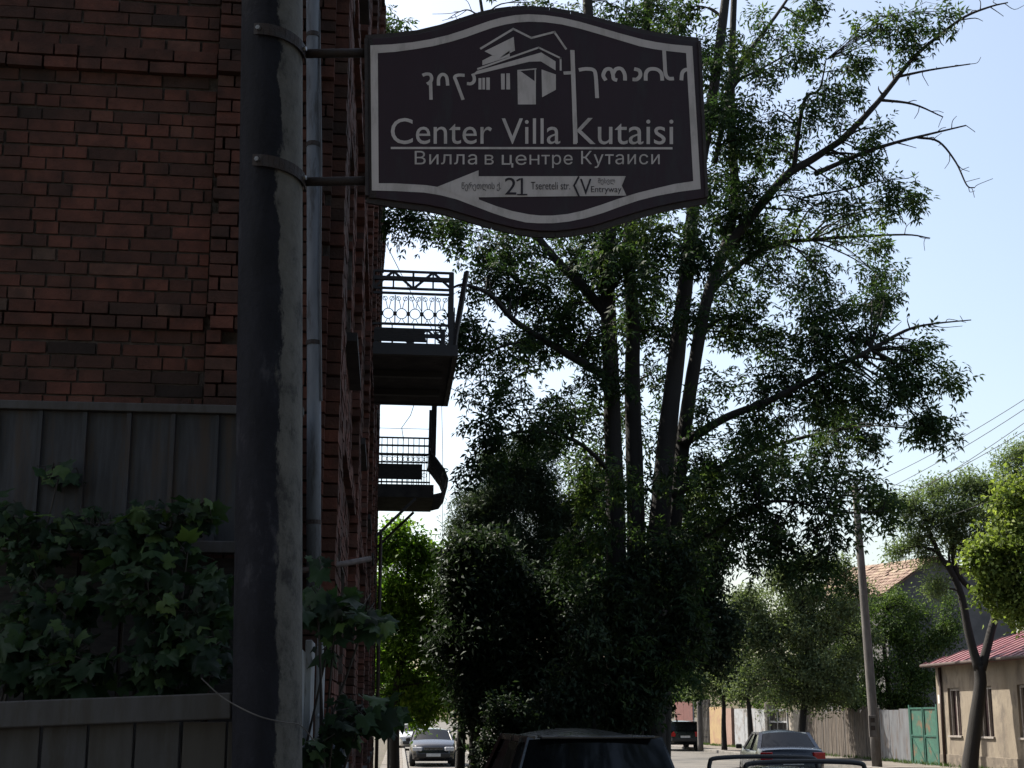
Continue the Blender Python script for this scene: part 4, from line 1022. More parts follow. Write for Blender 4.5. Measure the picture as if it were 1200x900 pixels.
# ---- bright tree at the end of the brick building
Yl = 34.0
g_ = 840 + 1.8 * FPX / Yl
lt = thing("street_tree", "bright sunlit green tree at the far end of the brick building", "tree", tuple(P(462, g_, Yl)))
grow(lt, [S(Yl, .16, .05, 'trunk', (462, g_), (463, 830), (470, 770), (476, 700), (480, 650)), S(Yl, .07, .02, 'limb', (468, 780), (500, 740), (520, 720)), S(Yl, .07, .02, 'limb', (472, 740), (450, 690), (445, 650))],
     [cl(Yl, *q) for q in ((452, 650, 18, 18, 1.1), (475, 640, 20, 18, 1.1), (490, 665, 22, 20, 1.4), (455, 685, 22, 22, 1.6), (485, 700, 26, 22, 1.8), (510, 700, 22, 22, 1.4), (450, 725, 24, 24, 1.7), (485, 740, 28, 24, 2), (515, 745, 24, 24, 1.6), (535, 770, 16, 18, .9), (460, 770, 26, 22, 1.7), (500, 785, 28, 24, 1.9), (475, 815, 28, 18, 1.5), (520, 810, 22, 20, 1.3), (500, 838, 24, 10, .8), (525, 705, 18, 18, 1.1), (532, 735, 16, 20, 1.1), (536, 800, 12, 18, .8), (470, 622, 14, 10, .4), (498, 640, 12, 10, .35), (440, 840, 14, 20, 1.0), (430, 800, 14, 24, 1.0))],
     M['leaf_bright'], M['bark_dark'], 31, 'simple', dict(per=8, spread=0.22, L=0.15, Wd=0.075, droop=0.4), tips_per=22, per_tip=7, tip_r=0.26, fat=1.12)

cp = copy_tree(lt); cp.location = (-1.3, 50.5, 0.0); cp.rotation_euler.z = 2.0; cp.scale = (1.25,) * 3; cp["label"] = "second leafy tree on the left, added behind the bright one to shade the parked cars"  # hidden copy added so its shadow falls on the hatchback facing us
cp["group"] = "street trees on the left"; lt["group"] = "street trees on the left"
# ---- row of grey-green street trees on the right pavement
row_kw = dict(leaf='simple', lk=dict(per=10, spread=0.34, L=0.16, Wd=0.07, droop=0.3), tips_per=24, per_tip=7, tip_r=0.34, fat=1.2, split=6)
def street_tree(label, Y, stems, blobs, matn, seed, name="street_tree", group="grey-green street trees on the right pavement", bark='bark_dark', **kw):
    b = stems[0][0][0]
    t = thing(name, label, "tree", (b[0], b[1], 0.12), 0, group)
    k2 = dict(row_kw); k2.update(kw)
    grow(t, stems, [cl(Y, *q) for q in blobs], M[matn], M[bark], seed, **k2)
    return t
Y1 = 49.0; g1 = 840 + 1.7 * FPX / Y1
tA = street_tree("largest grey-green street tree, directly behind the navy saloon", Y1,
    [S(Y1, .20, .06, 'trunk', (938, g1), (940, 850), (944, 810), (946, 770), (940, 720)), S(Y1, .09, .03, 'limb', (943, 800), (920, 770), (900, 740)), S(Y1, .09, .03, 'limb', (945, 790), (965, 760), (985, 720))],
    [(900, 710, 24, 22, 1.4), (930, 690, 24, 22, 1.4), (960, 700, 24, 22, 1.4), (985, 720, 20, 24, 1.2), (890, 745, 22, 24, 1.4), (920, 740, 28, 24, 1.8), (955, 745, 28, 24, 1.8), (985, 765, 22, 24, 1.3), (905, 780, 24, 22, 1.4), (945, 785, 30, 22, 1.8), (980, 800, 22, 20, 1.2), (915, 672, 16, 14, .6), (868, 702, 14, 14, .5), (948, 660, 14, 12, .45), (1002, 692, 16, 14, .6), (1012, 745, 12, 16, .5), (866, 752, 12, 16, .5), (874, 800, 16, 12, .5), (1000, 806, 14, 12, .5), (985, 668, 10, 10, .3), (920, 812, 22, 14, .9), (960, 818, 22, 14, .9)], 'leaf_grey', 41)
Y2 = 57.0; g2 = 840 + 1.7 * FPX / Y2
tB = street_tree("thin grey-green street tree in front of the white metal gate", Y2,
    [S(Y2, .17, .05, 'trunk', (881, g2), (879, 850), (877, 820), (872, 780), (876, 740)), S(Y2, .07, .02, 'limb', (876, 800), (860, 770), (850, 750))],
    [(862, 720, 18, 18, 1.1), (885, 700, 18, 18, 1.1), (855, 755, 20, 20, 1.3), (880, 745, 22, 22, 1.5), (870, 785, 24, 20, 1.5), (895, 790, 18, 16, 1), (850, 790, 16, 18, 1), (870, 812, 18, 9, .6)], 'leaf_grey', 42)
Y3 = 61.0; g3 = 840 + 1.7 * FPX / Y3
tC = street_tree("pale grey-green street tree in front of the yellow wall", Y3,
    [S(Y3, .16, .05, 'trunk', (849, g3), (848, 850), (848, 820), (843, 785), (845, 750)), S(Y3, .06, .02, 'limb', (848, 810), (830, 785), (822, 770))],
    [(840, 745, 16, 18, 1.1), (825, 770, 16, 18, 1.1), (850, 775, 18, 18, 1.2), (835, 800, 20, 14, 1.2), (815, 800, 12, 14, .8), (858, 800, 14, 12, .7)], 'leaf_grey', 43)
far_labels = ["distant street tree at the end of the right pavement, first past the yellow wall", "distant street tree at the end of the right pavement, second past the yellow wall", "most distant street tree at the end of the right pavement"]
for k, (src, dy, sc) in enumerate(((tB, 26, 1.1), (tA, 52, 1.15), (tC, 66, 1.3))):
    cp = copy_tree(src); cp.location = (17.0 + k * 0.3, src.location.y + dy, 0.12); cp.rotation_euler.z = 1.1 + k; cp.scale = (sc,) * 3
    cp["label"] = far_labels[k]
for k, (dx, dy, sc) in enumerate(((-9.5, 70, 1.5), (-14.5, 95, 1.7))):
    cp = copy_tree(tA); cp.location = (tA.location.x + dx, tA.location.y + dy, 0.0); cp.rotation_euler.z = 2.2 + k; cp.scale = (sc,) * 3
    cp["group"] = "far trees closing the street"; cp["label"] = ("far tree closing the street behind the dark parked off-roader", "far tree closing the street behind the dark evergreens")[k]

# ---- garden trees behind the fences
Yg = 54.0
gt = thing("garden_tree", "leafy green garden tree behind the plank fence, in front of the tiled roof", "tree", (22.5, Yg, 0))
grow(gt, [([np.array([22.5, Yg, 0]), P(1040, 800, Yg), P(1035, 740, Yg), P(1040, 700, Yg)], .15, .05, 'trunk'), S(Yg, .06, .02, 'limb', (1038, 780), (1080, 760), (1100, 740)), S(Yg, .06, .02, 'limb', (1038, 790), (1005, 770), (990, 750))],
     [cl(Yg, *q) for q in ((1045, 705, 22, 16, 1.2), (1075, 715, 24, 18, 1.2), (1030, 730, 24, 20, 1.5), (1065, 745, 28, 22, 1.8), (1100, 755, 22, 18, 1.2), (1005, 740, 20, 24, 1.3), (1010, 780, 24, 24, 1.7), (1050, 785, 28, 22, 1.9), (1085, 790, 24, 22, 1.6), (1030, 815, 28, 16, 1.5), (1070, 820, 26, 14, 1.4), (1000, 815, 20, 16, 1.1), (1110, 735, 14, 12, .6), (1120, 705, 14, 10, .4))],
     M['leaf_garden'], M['bark_dark'], 51, 'simple', dict(per=9, spread=0.26, L=0.14, Wd=0.075, droop=0.35), tips_per=26, per_tip=8, tip_r=0.4, fat=1.15)
Yq = 58.0
g2_ = thing("garden_tree", "dim green garden tree behind the largest street tree, left of the tiled roof", "tree", (20.6, Yq, 0))
grow(g2_, [([np.array([20.6, Yq, 0]), P(955, 790, Yq), P(950, 740, Yq), P(955, 700, Yq)], .13, .05, 'trunk')],
     [cl(Yq, *q) for q in ((925, 715, 22, 18, 1.3), (955, 700, 24, 18, 1.4), (985, 725, 22, 20, 1.4), (915, 750, 22, 22, 1.5), (955, 745, 28, 24, 2), (985, 770, 24, 22, 1.6), (930, 785, 26, 20, 1.7), (970, 805, 26, 16, 1.5), (890, 775, 18, 18, 1), (900, 735, 16, 16, .9))],
     M['leaf_garden'], M['bark_dark'], 53, 'simple', dict(per=9, spread=0.3, L=0.15, Wd=0.075, droop=0.35), tips_per=24, per_tip=7, tip_r=0.36, fat=1.1)
Yh = 62.0
gs = thing("garden_shrub", "loose grey-green bush behind the white gate, under the largest street tree", "bush", (21.5, Yh, 0))
grow(gs, [([np.array([21.5, Yh, 0]), P(935, 830, Yh), P(930, 800, Yh)], .08, .03, 'trunk')],
     [cl(Yh, *q) for q in ((900, 815, 20, 14, 1.2), (930, 815, 24, 16, 1.4), (965, 810, 24, 18, 1.4), (990, 820, 20, 14, 1.1), (960, 780, 20, 18, 1), (925, 790, 20, 16, 1))],
     M['leaf_garden'], M['bark_dark'], 52, 'simple', dict(per=8, spread=0.26, L=0.14, Wd=0.075, droop=0.35), tips_per=26, per_tip=8, tip_r=0.4, fat=1.15)

# ---- forked tree before the red-roofed house, and the sunlit lime-green tree at the right edge
Yf = 36.0; gf = 840 + 1.68 * FPX / Yf
street_tree("forked dark-trunked tree with feathery grey crown before the red-roofed house", Yf,
    [S(Yf, .27, .16, 'trunk', (1136, gf + 4), (1138, 885), (1144, 840), (1149, 800), (1147, 780)),
     S(Yf, .15, .05, 'limb', (1147, 785), (1136, 745), (1127, 700), (1116, 672), (1102, 652), (1092, 630), (1080, 600)),
     S(Yf, .15, .05, 'limb', (1150, 785), (1160, 745), (1166, 715), (1150, 697), (1130, 683), (1118, 660), (1118, 630), (1128, 590)),
     S(Yf, .06, .015, 'limb', (1120, 680), (1112, 650), (1120, 610), (1105, 580)), S(Yf, .06, .02, 'limb', (1160, 700), (1175, 660), (1180, 610), (1185, 570))],
    [(1070, 610, 18, 16, .8), (1062, 590, 14, 12, .5), (1075, 632, 16, 12, .6), (1095, 580, 20, 14, .8), (1100, 610, 22, 20, 1.2), (1090, 650, 16, 12, .6), (1125, 575, 22, 16, 1.1), (1130, 605, 24, 20, 1.4), (1120, 635, 22, 16, 1.1), (1155, 565, 22, 18, 1.2), (1160, 600, 22, 22, 1.5), (1150, 635, 22, 18, 1.1), (1185, 545, 20, 18, 1.1), (1180, 580, 20, 22, 1.2), (1200, 530, 18, 14, .8), (1195, 610, 24, 24, 1.4), (1058, 645, 14, 10, .4), (1100, 690, 14, 8, .35), (1042, 590, 8, 6, .25), (1220, 570, 24, 30, 1.4)],
    'leaf_feather', 61, name="forked_tree", group=None, lk=dict(per=9, spread=0.26, L=0.14, Wd=0.042, droop=0.2), tips_per=26, per_tip=7, tip_r=0.26, split=4)
Yr = 30.0
rt = street_tree("sunlit lime-green tree leaning in at the right edge, above the red roof", Yr,
    [([P(1290, 840 + 1.68 * FPX / Yr, Yr), P(1285, 760, Yr), P(1270, 680, Yr), P(1240, 620, Yr)], .2, .06, 'trunk'), ([P(1280, 740, Yr), P(1230, 690, Yr), P(1190, 660, Yr)], .07, .02, 'limb'), ([P(1275, 700, Yr), P(1230, 640, Yr), P(1190, 600, Yr)], .07, .02, 'limb')],
    [(1195, 580, 18, 18, 1), (1180, 610, 18, 18, 1), (1170, 640, 16, 16, 1), (1195, 650, 22, 22, 1.5), (1170, 675, 18, 14, 1), (1195, 695, 20, 20, 1.4), (1185, 720, 18, 12, .9), (1215, 620, 24, 26, 1.5), (1220, 680, 26, 30, 1.6), (1150, 655, 8, 8, .3), (1160, 690, 10, 9, .4), (1240, 580, 30, 30, 1.6), (1250, 650, 30, 40, 1.6), (1230, 540, 26, 22, 1.1)],
    'leaf_lime', 62, name="lime_green_tree", group=None, lk=dict(per=8, spread=0.24, L=0.13, Wd=0.09, droop=0.35), tips_per=20, per_tip=6, tip_r=0.26)

# ---- creepers with lobed leaves in the left corner
def lobed(base, d, nrm, size, tint):
    s = norm(np.cross(d, nrm)); nn = np.cross(s, d)
    th = np.linspace(-math.pi, math.pi, 37)[:-1] + 0.087
    rad_ = np.full(36, 0.40)
    for a0, ln, wd_ in ((0, 0.66, 0.42), (0.95, 0.58, 0.40), (-0.95, 0.58, 0.40), (2.0, 0.50, 0.42), (-2.0, 0.50, 0.42)):
        rad_ = np.maximum(rad_, ln * np.exp(-((th - a0) / wd_) ** 2))
    rad_ = rad_ * (1 + 0.07 * np.where(np.arange(36) % 2 == 0, 1, -1)) * np.clip((math.pi + 0.25 - np.abs(th)) / 0.9, 0.35, 1)
    shp = np.stack([np.sin(th) * rad_, np.cos(th) * rad_ + 0.38], 1)
    N = len(base); K = len(shp)
    cup = (-0.30 * np.abs(shp[:, 0]) - 0.20 * shp[:, 1] ** 2)[None] * np.random.default_rng(5).uniform(0.2, 1.9, (N, 1)) + 0.05 * np.cos(3 * th)[None]
    v = base[:, None] + size[:, None, None] * (s[:, None] * shp[None, :, 0, None] + d[:, None] * shp[None, :, 1, None] + nn[:, None] * cup[:, :, None])
    ctr = base[:, None] + size[:, None, None] * d[:, None] * 0.35
    v = np.concatenate([ctr, v], axis=1)
    tri = np.array([(0, 1 + k, 1 + (k + 1) % K) for k in range(K)])
    f = (tri[None] + (np.arange(N) * (K + 1))[:, None, None]).reshape(-1, 3)
    return v.reshape(-1, 3), f, np.repeat(tint, K)
def creeper(label, blobs, seed, size=0.08, name="vine"):
    r = np.random.default_rng(seed); random.seed(seed)
    b0 = P(blobs[0][0], blobs[0][1], blobs[0][2])
    root = thing(name, label, "vine", (b0[0], b0[1], 0))
    st = MB(); Bs, Ns = [], []
    for (x, y, Y, rx, ry, n_) in blobs:
        k = Y / FPX
        c0 = P(x, y, Y)
        g0 = np.array([c0[0] + r.normal() * 0.2, c0[1] + 0.12, 0])
        sweep(st, [g0, (g0 + c0) / 2 + r.normal(size=3) * 0.1, c0], 0.013, 0.005, 4, 5)
        n_ = int(n_ * 1.9); dirs = rnd_dir(n_, r); pos = c0 + dirs * np.array([rx * k, 0.20, ry * k]) * (r.uniform(0.1, 1, n_) ** 0.5)[:, None]
        for q in pos[::2]:
            st.tube([c0 + (q - c0) * 0.15, (c0 + q) / 2 + r.normal(size=3) * 0.03, q], [0.004, 0.003, 0.002], 4, caps=False)
        Bs.append(pos); Ns.append(np.full(n_, 1))
    Bs = np.concatenate(Bs); n_ = len(Bs)
    nrm = norm(np.array([0, -0.7, 0.8]) + r.normal(size=(n_, 3)) * 0.5)
    d = norm(np.array([0, -0.35, -0.6]) + r.normal(size=(n_, 3)) * 0.6)
    d = norm(d - nrm * np.sum(d * nrm, 1, keepdims=True))
    v, f, t = lobed(Bs, d, nrm, size * r.uniform(0.4, 1.35, n_), np.clip(r.normal(0.40, 0.26, n_), 0, 1))
    st.build("stem", M['bark_grey'], root, smooth=True)
    finish("foliage", np_mesh("foliage", v, f, t, smooth=True), M['leaf_vine'], root)
    return root
creeper("mass of dark lobed-leaf vine between the tall sheet fence and low board fence",
        [(40, 640, 5.75, 46, 40, 46), (110, 620, 5.8, 50, 34, 40), (60, 700, 5.6, 60, 44, 60), (180, 610, 5.7, 46, 26, 34), (225, 600, 5.65, 30, 22, 20), (20, 760, 5.45, 50, 44, 46), (80, 770, 5.4, 56, 40, 50), (170, 690, 5.5, 44, 36, 40), (150, 650, 5.7, 50, 34, 30), (215, 730, 5.45, 46, 44, 48), (250, 690, 5.5, 26, 40, 26), (250, 760, 5.4, 24, 40, 26), (180, 780, 5.4, 50, 36, 36), (8, 600, 5.8, 24, 24, 14), (70, 555, 6.0, 24, 14, 7), (200, 640, 5.6, 30, 24, 18)], 71, 0.095)
creeper("few big lobed vine leaves hanging just right of the tarred concrete pole",
        [(395, 715, 5.5, 44, 26, 24), (372, 700, 5.4, 16, 26, 9), (430, 722, 5.6, 34, 18, 14), (385, 755, 5.5, 18, 16, 5), (425, 835, 5.4, 44, 22, 24), (392, 840, 5.4, 22, 22, 9), (455, 832, 5.5, 24, 14, 8), (372, 880, 5.4, 20, 26, 12), (375, 660, 5.7, 12, 12, 3)], 72, 0.10)
# rampant seedlings at the fence foot
def tuft_field(name, pts, r, h, matn):
    n_ = len(pts); per = 7
    B = np.repeat(pts, per, 0) + np.concatenate([r.normal(size=(n_ * per, 2)) * 0.06, np.zeros((n_ * per, 1))], 1)
    D = norm(np.concatenate([r.normal(size=(n_ * per, 2)) * 0.5, np.ones((n_ * per, 1))], 1))
    L = h * r.uniform(0.5, 1.3, n_ * per)
    v, f, t = leaf_quads(B, D, rnd_dir(n_ * per, r), L, L * 0.12, np.clip(r.normal(0.4, 0.2, n_ * per), 0, 1))
    return tag(finish(name, np_mesh(name, v, f, t), M[matn]), "ragged grass and weeds on the verge and along the fences", "grass", None, 'stuff')
gp = np.concatenate([np.stack([rng.uniform(3.4, 6.5, 2600), rng.uniform(21.3, 70, 2600), np.full(2600, 0.135)], 1), np.stack([rng.uniform(18.1, 18.6, 700), rng.uniform(30, 90, 700), np.full(700, 0.13)], 1), np.stack([rng.uniform(-4, -0.6, 500), rng.uniform(5.1, 6.0, 500), np.zeros(500)], 1)])
tuft_field("grass", gp, rng, 0.16, 'leaf_garden')

# ------------------------------------------------------------------ right side of the street: houses and fences along X = 18.7
FX = 18.7
def ypx(px):
    k = (px - 600) * math.cos(_t) / FPX
    return FX * (math.cos(_a) - k * math.sin(_a)) / (k * math.cos(_a) + math.sin(_a))
hs = thing("red_roofed_house", "low beige plastered house under a red metal roof, behind the forked tree", "house", (FX, 36, 0))
HY0, HY1, HE = 26.2, 40.75, 3.58            # near and far ends, eave height
HD = 9.0
hw = [(39.0, 39.9), (36.8, 37.7), (34.3, 35.2), (31.4, 32.3), (28.6, 29.5)]
mb = MB()
yy = HY1
for (a, b) in hw + [(HY0, HY0)]:
    mb.box((FX + 0.15, (yy + b) / 2, HE / 2), (0.3, yy - b, HE)) if b < yy else None
    if a != b:
        mb.box((FX + 0.152, (a + b) / 2, 0.58), (0.296, b - a, 1.16)); mb.box((FX + 0.152, (a + b) / 2, (2.76 + HE) / 2), (0.296, b - a, HE - 2.76))
    yy = a
mb.box((FX + 0.3 + (HD - 0.3) / 2, (HY0 + HY1) / 2, HE / 2 - 0.01), (HD - 0.3, HY1 - HY0, HE - 0.02))
mb.build("wall", M['house_wall'], hs)
mb = MB(); mb.box((FX - 0.005, (HY0 + HY1) / 2, 0.33), (0.05, HY1 - HY0 - 0.01, 0.42)); mb.build("plinth", M['plinth'], hs, bevel=0.01)
mb = MB(); mb.tube([(FX - 0.47, HY0 - 0.3, HE - 0.05), (FX - 0.47, HY1 + 0.1, HE - 0.03)], 0.055, 8); mb.build("gutter", M['pipe_rust'], hs, smooth=True)
for (a, b) in hw:
    f = MB()
    for y in (a + 0.04, b - 0.04): f.box((FX + 0.12, y, 1.96), (0.08, 0.08, 1.58))
    f.box((FX + 0.12, (a + b) / 2, 1.96), (0.06, 0.05, 1.58)); f.box((FX + 0.12, (a + b) / 2, 2.71), (0.078, b - a - 0.16, 0.08)); f.box((FX + 0.06, (a + b) / 2, 1.145), (0.24, b - a + 0.08, 0.06))
    w_ = f.build("window", M['window_frame'], hs)
    f = MB(); f.box((FX + 0.19, (a + b) / 2, 1.96), (0.02, b - a - 0.02, 1.59)); f.build("pane", M['curtain_brown'], w_)
ov = 0.42
oe = 0.14
e0 = (FX - ov, HY1 + oe, HE); e1 = (FX - ov, HY0 - ov, HE); e2 = (FX + HD + ov, HY0 - ov, HE); e3 = (FX + HD + ov, HY1 + oe, HE)
r0, r1_ = (FX + HD / 2, HY1 - 4.2, HE + 2.0), (FX + HD / 2, HY0 + 4.2, HE + 2.0)
mb = MB()
dz = np.array([0, 0, -0.07])
tops = [np.array(q, float) for q in (e0, e1, e2, e3, r0, r1_)]
mb.add(tops + [q + dz for q in tops[:4]], [(0, 4, 5, 1), (1, 5, 2), (2, 5, 4, 3), (3, 4, 0), (0, 1, 7, 6), (1, 2, 8, 7), (2, 3, 9, 8), (3, 0, 6, 9), (6, 7, 8, 9)])
for k in range(34):                        # standing seams of the metal sheets on the street slope
    y = HY0 - 0.2 + (HY1 - HY0 + 0.4) * k / 33
    t_ = min(1.0, (HY1 + ov - y) / 4.62, (y - HY0 + ov) / 4.62)
    if t_ > 0.03:
        a = np.array([FX - ov, y, HE + 0.01]); b = np.array([FX - ov + (HD / 2 + ov) * t_, y, HE + 2.0 * t_ + 0.01]); mb.bar(a, b, 0.025, 0.03)
for k in range(1, 20):
    x = FX - ov + (HD + 2 * ov) * k / 20
    t_ = min(1.0, (x - FX + ov) / 4.92, (FX + HD + ov - x) / 4.92)
    mb.bar((x, HY1 + oe, HE + 0.01), (x, HY1 + oe - (4.2 + oe) * t_, HE + 2.0 * t_ + 0.01), 0.025, 0.03)
mb.build("roof", M['red_roof'], hs)
mb = MB(); mb.tube([(FX - 0.06, HY1 - 0.45, 0.15), (FX - 0.06, HY1 - 0.45, HE - 0.1)], 0.05, 10); mb.build("downpipe", M['pipe_rust'], hs, smooth=True)
mb = MB(); mb.box((FX - 0.005, HY1 - 0.2, 2.4), (0.006, 0.22, 0.3)); mb.build("notice", M['paper'], hs)

# big grey house with tiled roof further back
YG = 60.0
ap = P(1092, 653, YG)
gh = thing("tiled_roof_house", "tall grey rendered house with weathered orange tiled roof, behind the garden tree", "house", (ap[0], YG, 0))
el_, er_ = P(1032, 697, YG), ap + np.array([4.6, 0, -1.5])
ridge2 = P(984, 668, YG + 10.5); eave2 = el_ + np.array([0, 10.5, 0])
eave2 = P(930, 705, YG + 10.5)
mb = MB()
wl = el_[0] + 0.25
mb.prism([(wl, YG, 0), (er_[0] - 0.25, YG, 0), (er_[0] - 0.25, YG, er_[2] - 0.05), (ap[0], YG, ap[2] - 0.12), (wl, YG, el_[2] + 0.02)], (0, 10.2, 0)); mb.build("wall", M['grey_render'], gh)
mb = MB()
nr = 34
rr_ = random.Random(4)
for side in (0, 1):
    A0, B0 = (ap, el_) if side == 0 else (ap, er_)
    A1, B1 = ap + (ridge2 - ap), B0 + (ridge2 - ap)
    rows_ = 11
    for i in range(rows_):
        t0, t1 = i / rows_, (i + 1.15) / rows_
        for j in range(nr):
            s0, s1 = j / nr, (j + 1) / nr - 0.004
            q = []
            for (s_1, t_1, up) in ((s0, t0, 0.02), (s1, t0, 0.02), (s1, t1, 0.07), (s0, t1, 0.07)):
                p = (A0 * (1 - t_1) + B0 * t_1) * (1 - s_1) + (A1 * (1 - t_1) + B1 * t_1) * s_1
                q.append(p + np.array([0, -0.3, up + rr_.uniform(-0.015, 0.015)]))
            if rr_.random() > 0.015: mb.add(q + [p + np.array([0, 0, -0.03]) for p in q], [(0, 1, 2, 3), (3, 2, 6, 7), (0, 3, 7, 4), (1, 5, 6, 2), (0, 4, 5, 1)], min(1, max(0, rr_.gauss(0.3, 0.35))))
    off = np.array([0, -0.3, -0.06])
    mb.add([A0 + off, A1 + off, B1 + off, B0 + off, A0 + off - eZ * 0.05, A1 + off - eZ * 0.05, B1 + off - eZ * 0.05, B0 + off - eZ * 0.05], [(0, 1, 2, 3), (7, 6, 5, 4), (0, 3, 7, 4), (0, 4, 5, 1)], 0.1)
mb.build("roof", M['tile_roof'], gh)
# fences and gates (near to far)

def fence(name, label, cat, y0, y1, h, m, w=0.2, gap=0.02, jag=0.06, frame=None, th=0.03, lean=0.02, group=None, part='board', inset=0.0):
    t = thing(name, label, cat, (FX + inset, (y0 + y1) / 2, 0.12), 0, group)
    n_ = max(1, int(round((y1 - y0) / w)))
    st_ = (y1 - y0) / n_
    mb = MB()
    for k in range(n_):
        hh = h + random.uniform(-jag, jag)
        mb.box((FX + inset + 0.03 + random.uniform(-0.008, 0.008), y0 + st_ * (k + 0.5), 0.12 + hh / 2), (th, st_ - gap, hh), rx=random.uniform(-lean, lean), tint=random.random())
    mb.build(part, m, t)
    if frame:
        mb = MB()
        for zz in (0.45, h - 0.25): mb.box((FX + inset + 0.075, (y0 + y1) / 2, 0.12 + zz), (0.05, y1 - y0, 0.08))
        for y in (y0 + 0.04, y1 - 0.04): mb.box((FX + inset + 0.08, y, 0.12 + h / 2), (0.07, 0.08, h + 0.05))
        mb.build("frame", frame, t)
    return t
yg0 = HY1 + 0.05
yg1 = ypx(1066)
gg = thing("green_gate", "pair of rust-streaked green metal gate leaves next to the beige house", "gate", (FX, (yg0 + yg1) / 2, 0.12))
for (a, b) in ((yg0 + 0.06, (yg0 + yg1) / 2 - 0.03), ((yg0 + yg1) / 2 + 0.03, yg1 - 0.06)):
    mb = MB(); mb.box((FX + 0.02, (a + b) / 2, 1.13), (0.012, b - a, 1.96)); lf = mb.build("leaf", M['green_gate'], gg)
    mb = MB()
    for y in (a + 0.03, b - 0.03): mb.box((FX, y, 1.13), (0.045, 0.06, 2.0))
    for z_ in (0.16, 1.13, 2.1): mb.box((FX, (a + b) / 2, z_), (0.042, b - a - 0.12, 0.06))
    mb.bar((FX + 0.005, a + 0.06, 0.2), (FX + 0.005, b - 0.06, 1.1), 0.03); mb.build("frame", M['green_frame'], lf)
for y in (yg0 + 0.03, yg1):
    mb = MB(); mb.box((FX + 0.02, y, 1.15), (0.09, 0.09, 2.15)); mb.build("post", M['green_frame'], gg)
ya = yg1 + 0.08
fence("sheet_metal_fence", "dented grey sheet metal fence between green gate and plank fence", "fence", ya, ypx(1030), 1.95, M['grey_sheet'], 1.1, 0.01, 0.03, M['pole_grey'], 0.012, 0.004, part='sheet')
fence("plank_fence", "long ragged fence of upright weathered planks behind the navy saloon", "fence", ypx(1030) + 0.05, ypx(944), 1.98, M['old_planks'], 0.17, 0.025, 0.14, M['dark_wood'], 0.025, 0.035)
yb_ = ypx(944) + 0.1
fence("pale_panel_fence", "short pale panel fence behind the largest street tree trunk", "fence", yb_, ypx(924), 2.0, M['cream_pillar'], 0.9, 0.02, 0.04, M['dark_wood'], 0.05, 0.0, part='panel')
wg = thing("bar_gate", "white framed gate of dark vertical bars between two pale pillars", "gate", (FX, (ypx(924) + ypx(900)) / 2, 0.12))
a, b = ypx(924) + 0.05, ypx(899)
mb = MB()
for y in np.linspace(a + 0.3, b - 0.5, 12): mb.box((FX + 0.03, y, 1.2), (0.03, 0.04, 1.7))
mb.box((FX + 0.07, (a + b) / 2, 1.0), (0.01, b - a - 0.8, 1.2)); mb.build("bars", M['black_iron'], wg)
mb = MB()
for z_ in (0.35, 1.55, 2.12): mb.box((FX + 0.03, (a + b) / 2, z_), (0.07, b - a - 0.4, 0.09))
for y in (a + 0.2, (a + b) / 2, b - 0.42): mb.box((FX + 0.03, y, 1.25), (0.072, 0.1, 1.9))
mb.build("frame", M['white_gate'], wg)
mb = MB(); mb.box((FX + 0.1, b - 0.12, 1.3), (0.42, 0.4, 2.45)); mb.build("pillar", M['cream_pillar'], wg, bevel=0.02)
fence("white_metal_gate", "tall pale blue-white sheet gate behind the thin street tree", "gate", ypx(898), ypx(860), 2.1, M['white_gate'], 2.1, 0.05, 0.06, M['pole_grey'], 0.02, 0.0, part='leaf')
fence("pink_wall", "narrow pinkish wall between yellow wall and white gate", "wall", ypx(859) + 0.1, ypx(847), 2.15, M['pink_wall'], 4, 0.0, 0.0, None, 0.2, 0.0, part='panel')
fence("yellow_wall", "ochre yellow garden wall panel beyond the pink wall", "wall", ypx(847) + 0.1, ypx(832), 2.25, M['yellow_wall'], 4, 0.0, 0.0, M['dark_wood'], 0.12, 0.0, part='panel')
fence("bar_fence", "dark see-through fence of thin upright bars past the yellow wall", "fence", ypx(831) + 0.1, ypx(818), 2.7, M['black_iron'], 0.32, 0.24, 0.02, M['black_iron'], 0.05, 0.0, part='bar')
fence("red_fence", "faded red sheet fence at the far end, above the parked off-roader", "fence", ypx(817), ypx(796), 2.6, M['red_gate'], 2.5, 0.02, 0.05, M['white_gate'], 0.03, 0.0, part='sheet', inset=-0.3)

# utility poles, wires
def utility_pole(px, Y, top, r0, r1, label, m, arms=True, lean=0.0, base_label=None):
    b = P(px, 840, Y); b[2] = 0.12
    t = thing("utility_pole", label, "utility pole", tuple(b), 0, "street poles")
    mb = MB(); hh = top - 0.12
    mb.tube([b + np.array([lean * k / 8, 0, hh * k / 8]) for k in range(9)], [r0 + (r1 - r0) * k / 8 for k in range(9)], 14); mb.build("shaft", m, t, smooth=True)
    tp = b + np.array([lean, 0, hh])
    if arms:
        for dzz in (0.35, 0.95):
            mb = MB(); mb.bar(tp + np.array([-0.7, 0, -dzz]), tp + np.array([0.7, 0, -dzz]), 0.07, 0.07); ca_ = mb.build("crossarm", M['rust_steel'], t)
            for dx in (-0.62, -0.25, 0.25, 0.62):
                mb = MB(); q = tp + np.array([dx, 0, -dzz]); mb.tube([q + eZ * 0.03, q + eZ * 0.09, q + eZ * 0.14, q + eZ * 0.18], [0.018, 0.045, 0.05, 0.03], 8); mb.build("insulator", M['white_gate'], ca_, smooth=True)
    return t, tp
up_, tp = utility_pole(1025, 40, 9.8, 0.17, 0.115, "tall grey concrete utility pole on the right pavement, leaning left, with a notice box", M['pole_grey'], lean=-0.28)
mb = MB(); q = P(1022.5, 851, 39.74); mb.box(q, (0.26, 0.06, 0.72)); nb = mb.build("notice_box", M['pole_grey'], up_, bevel=0.01)
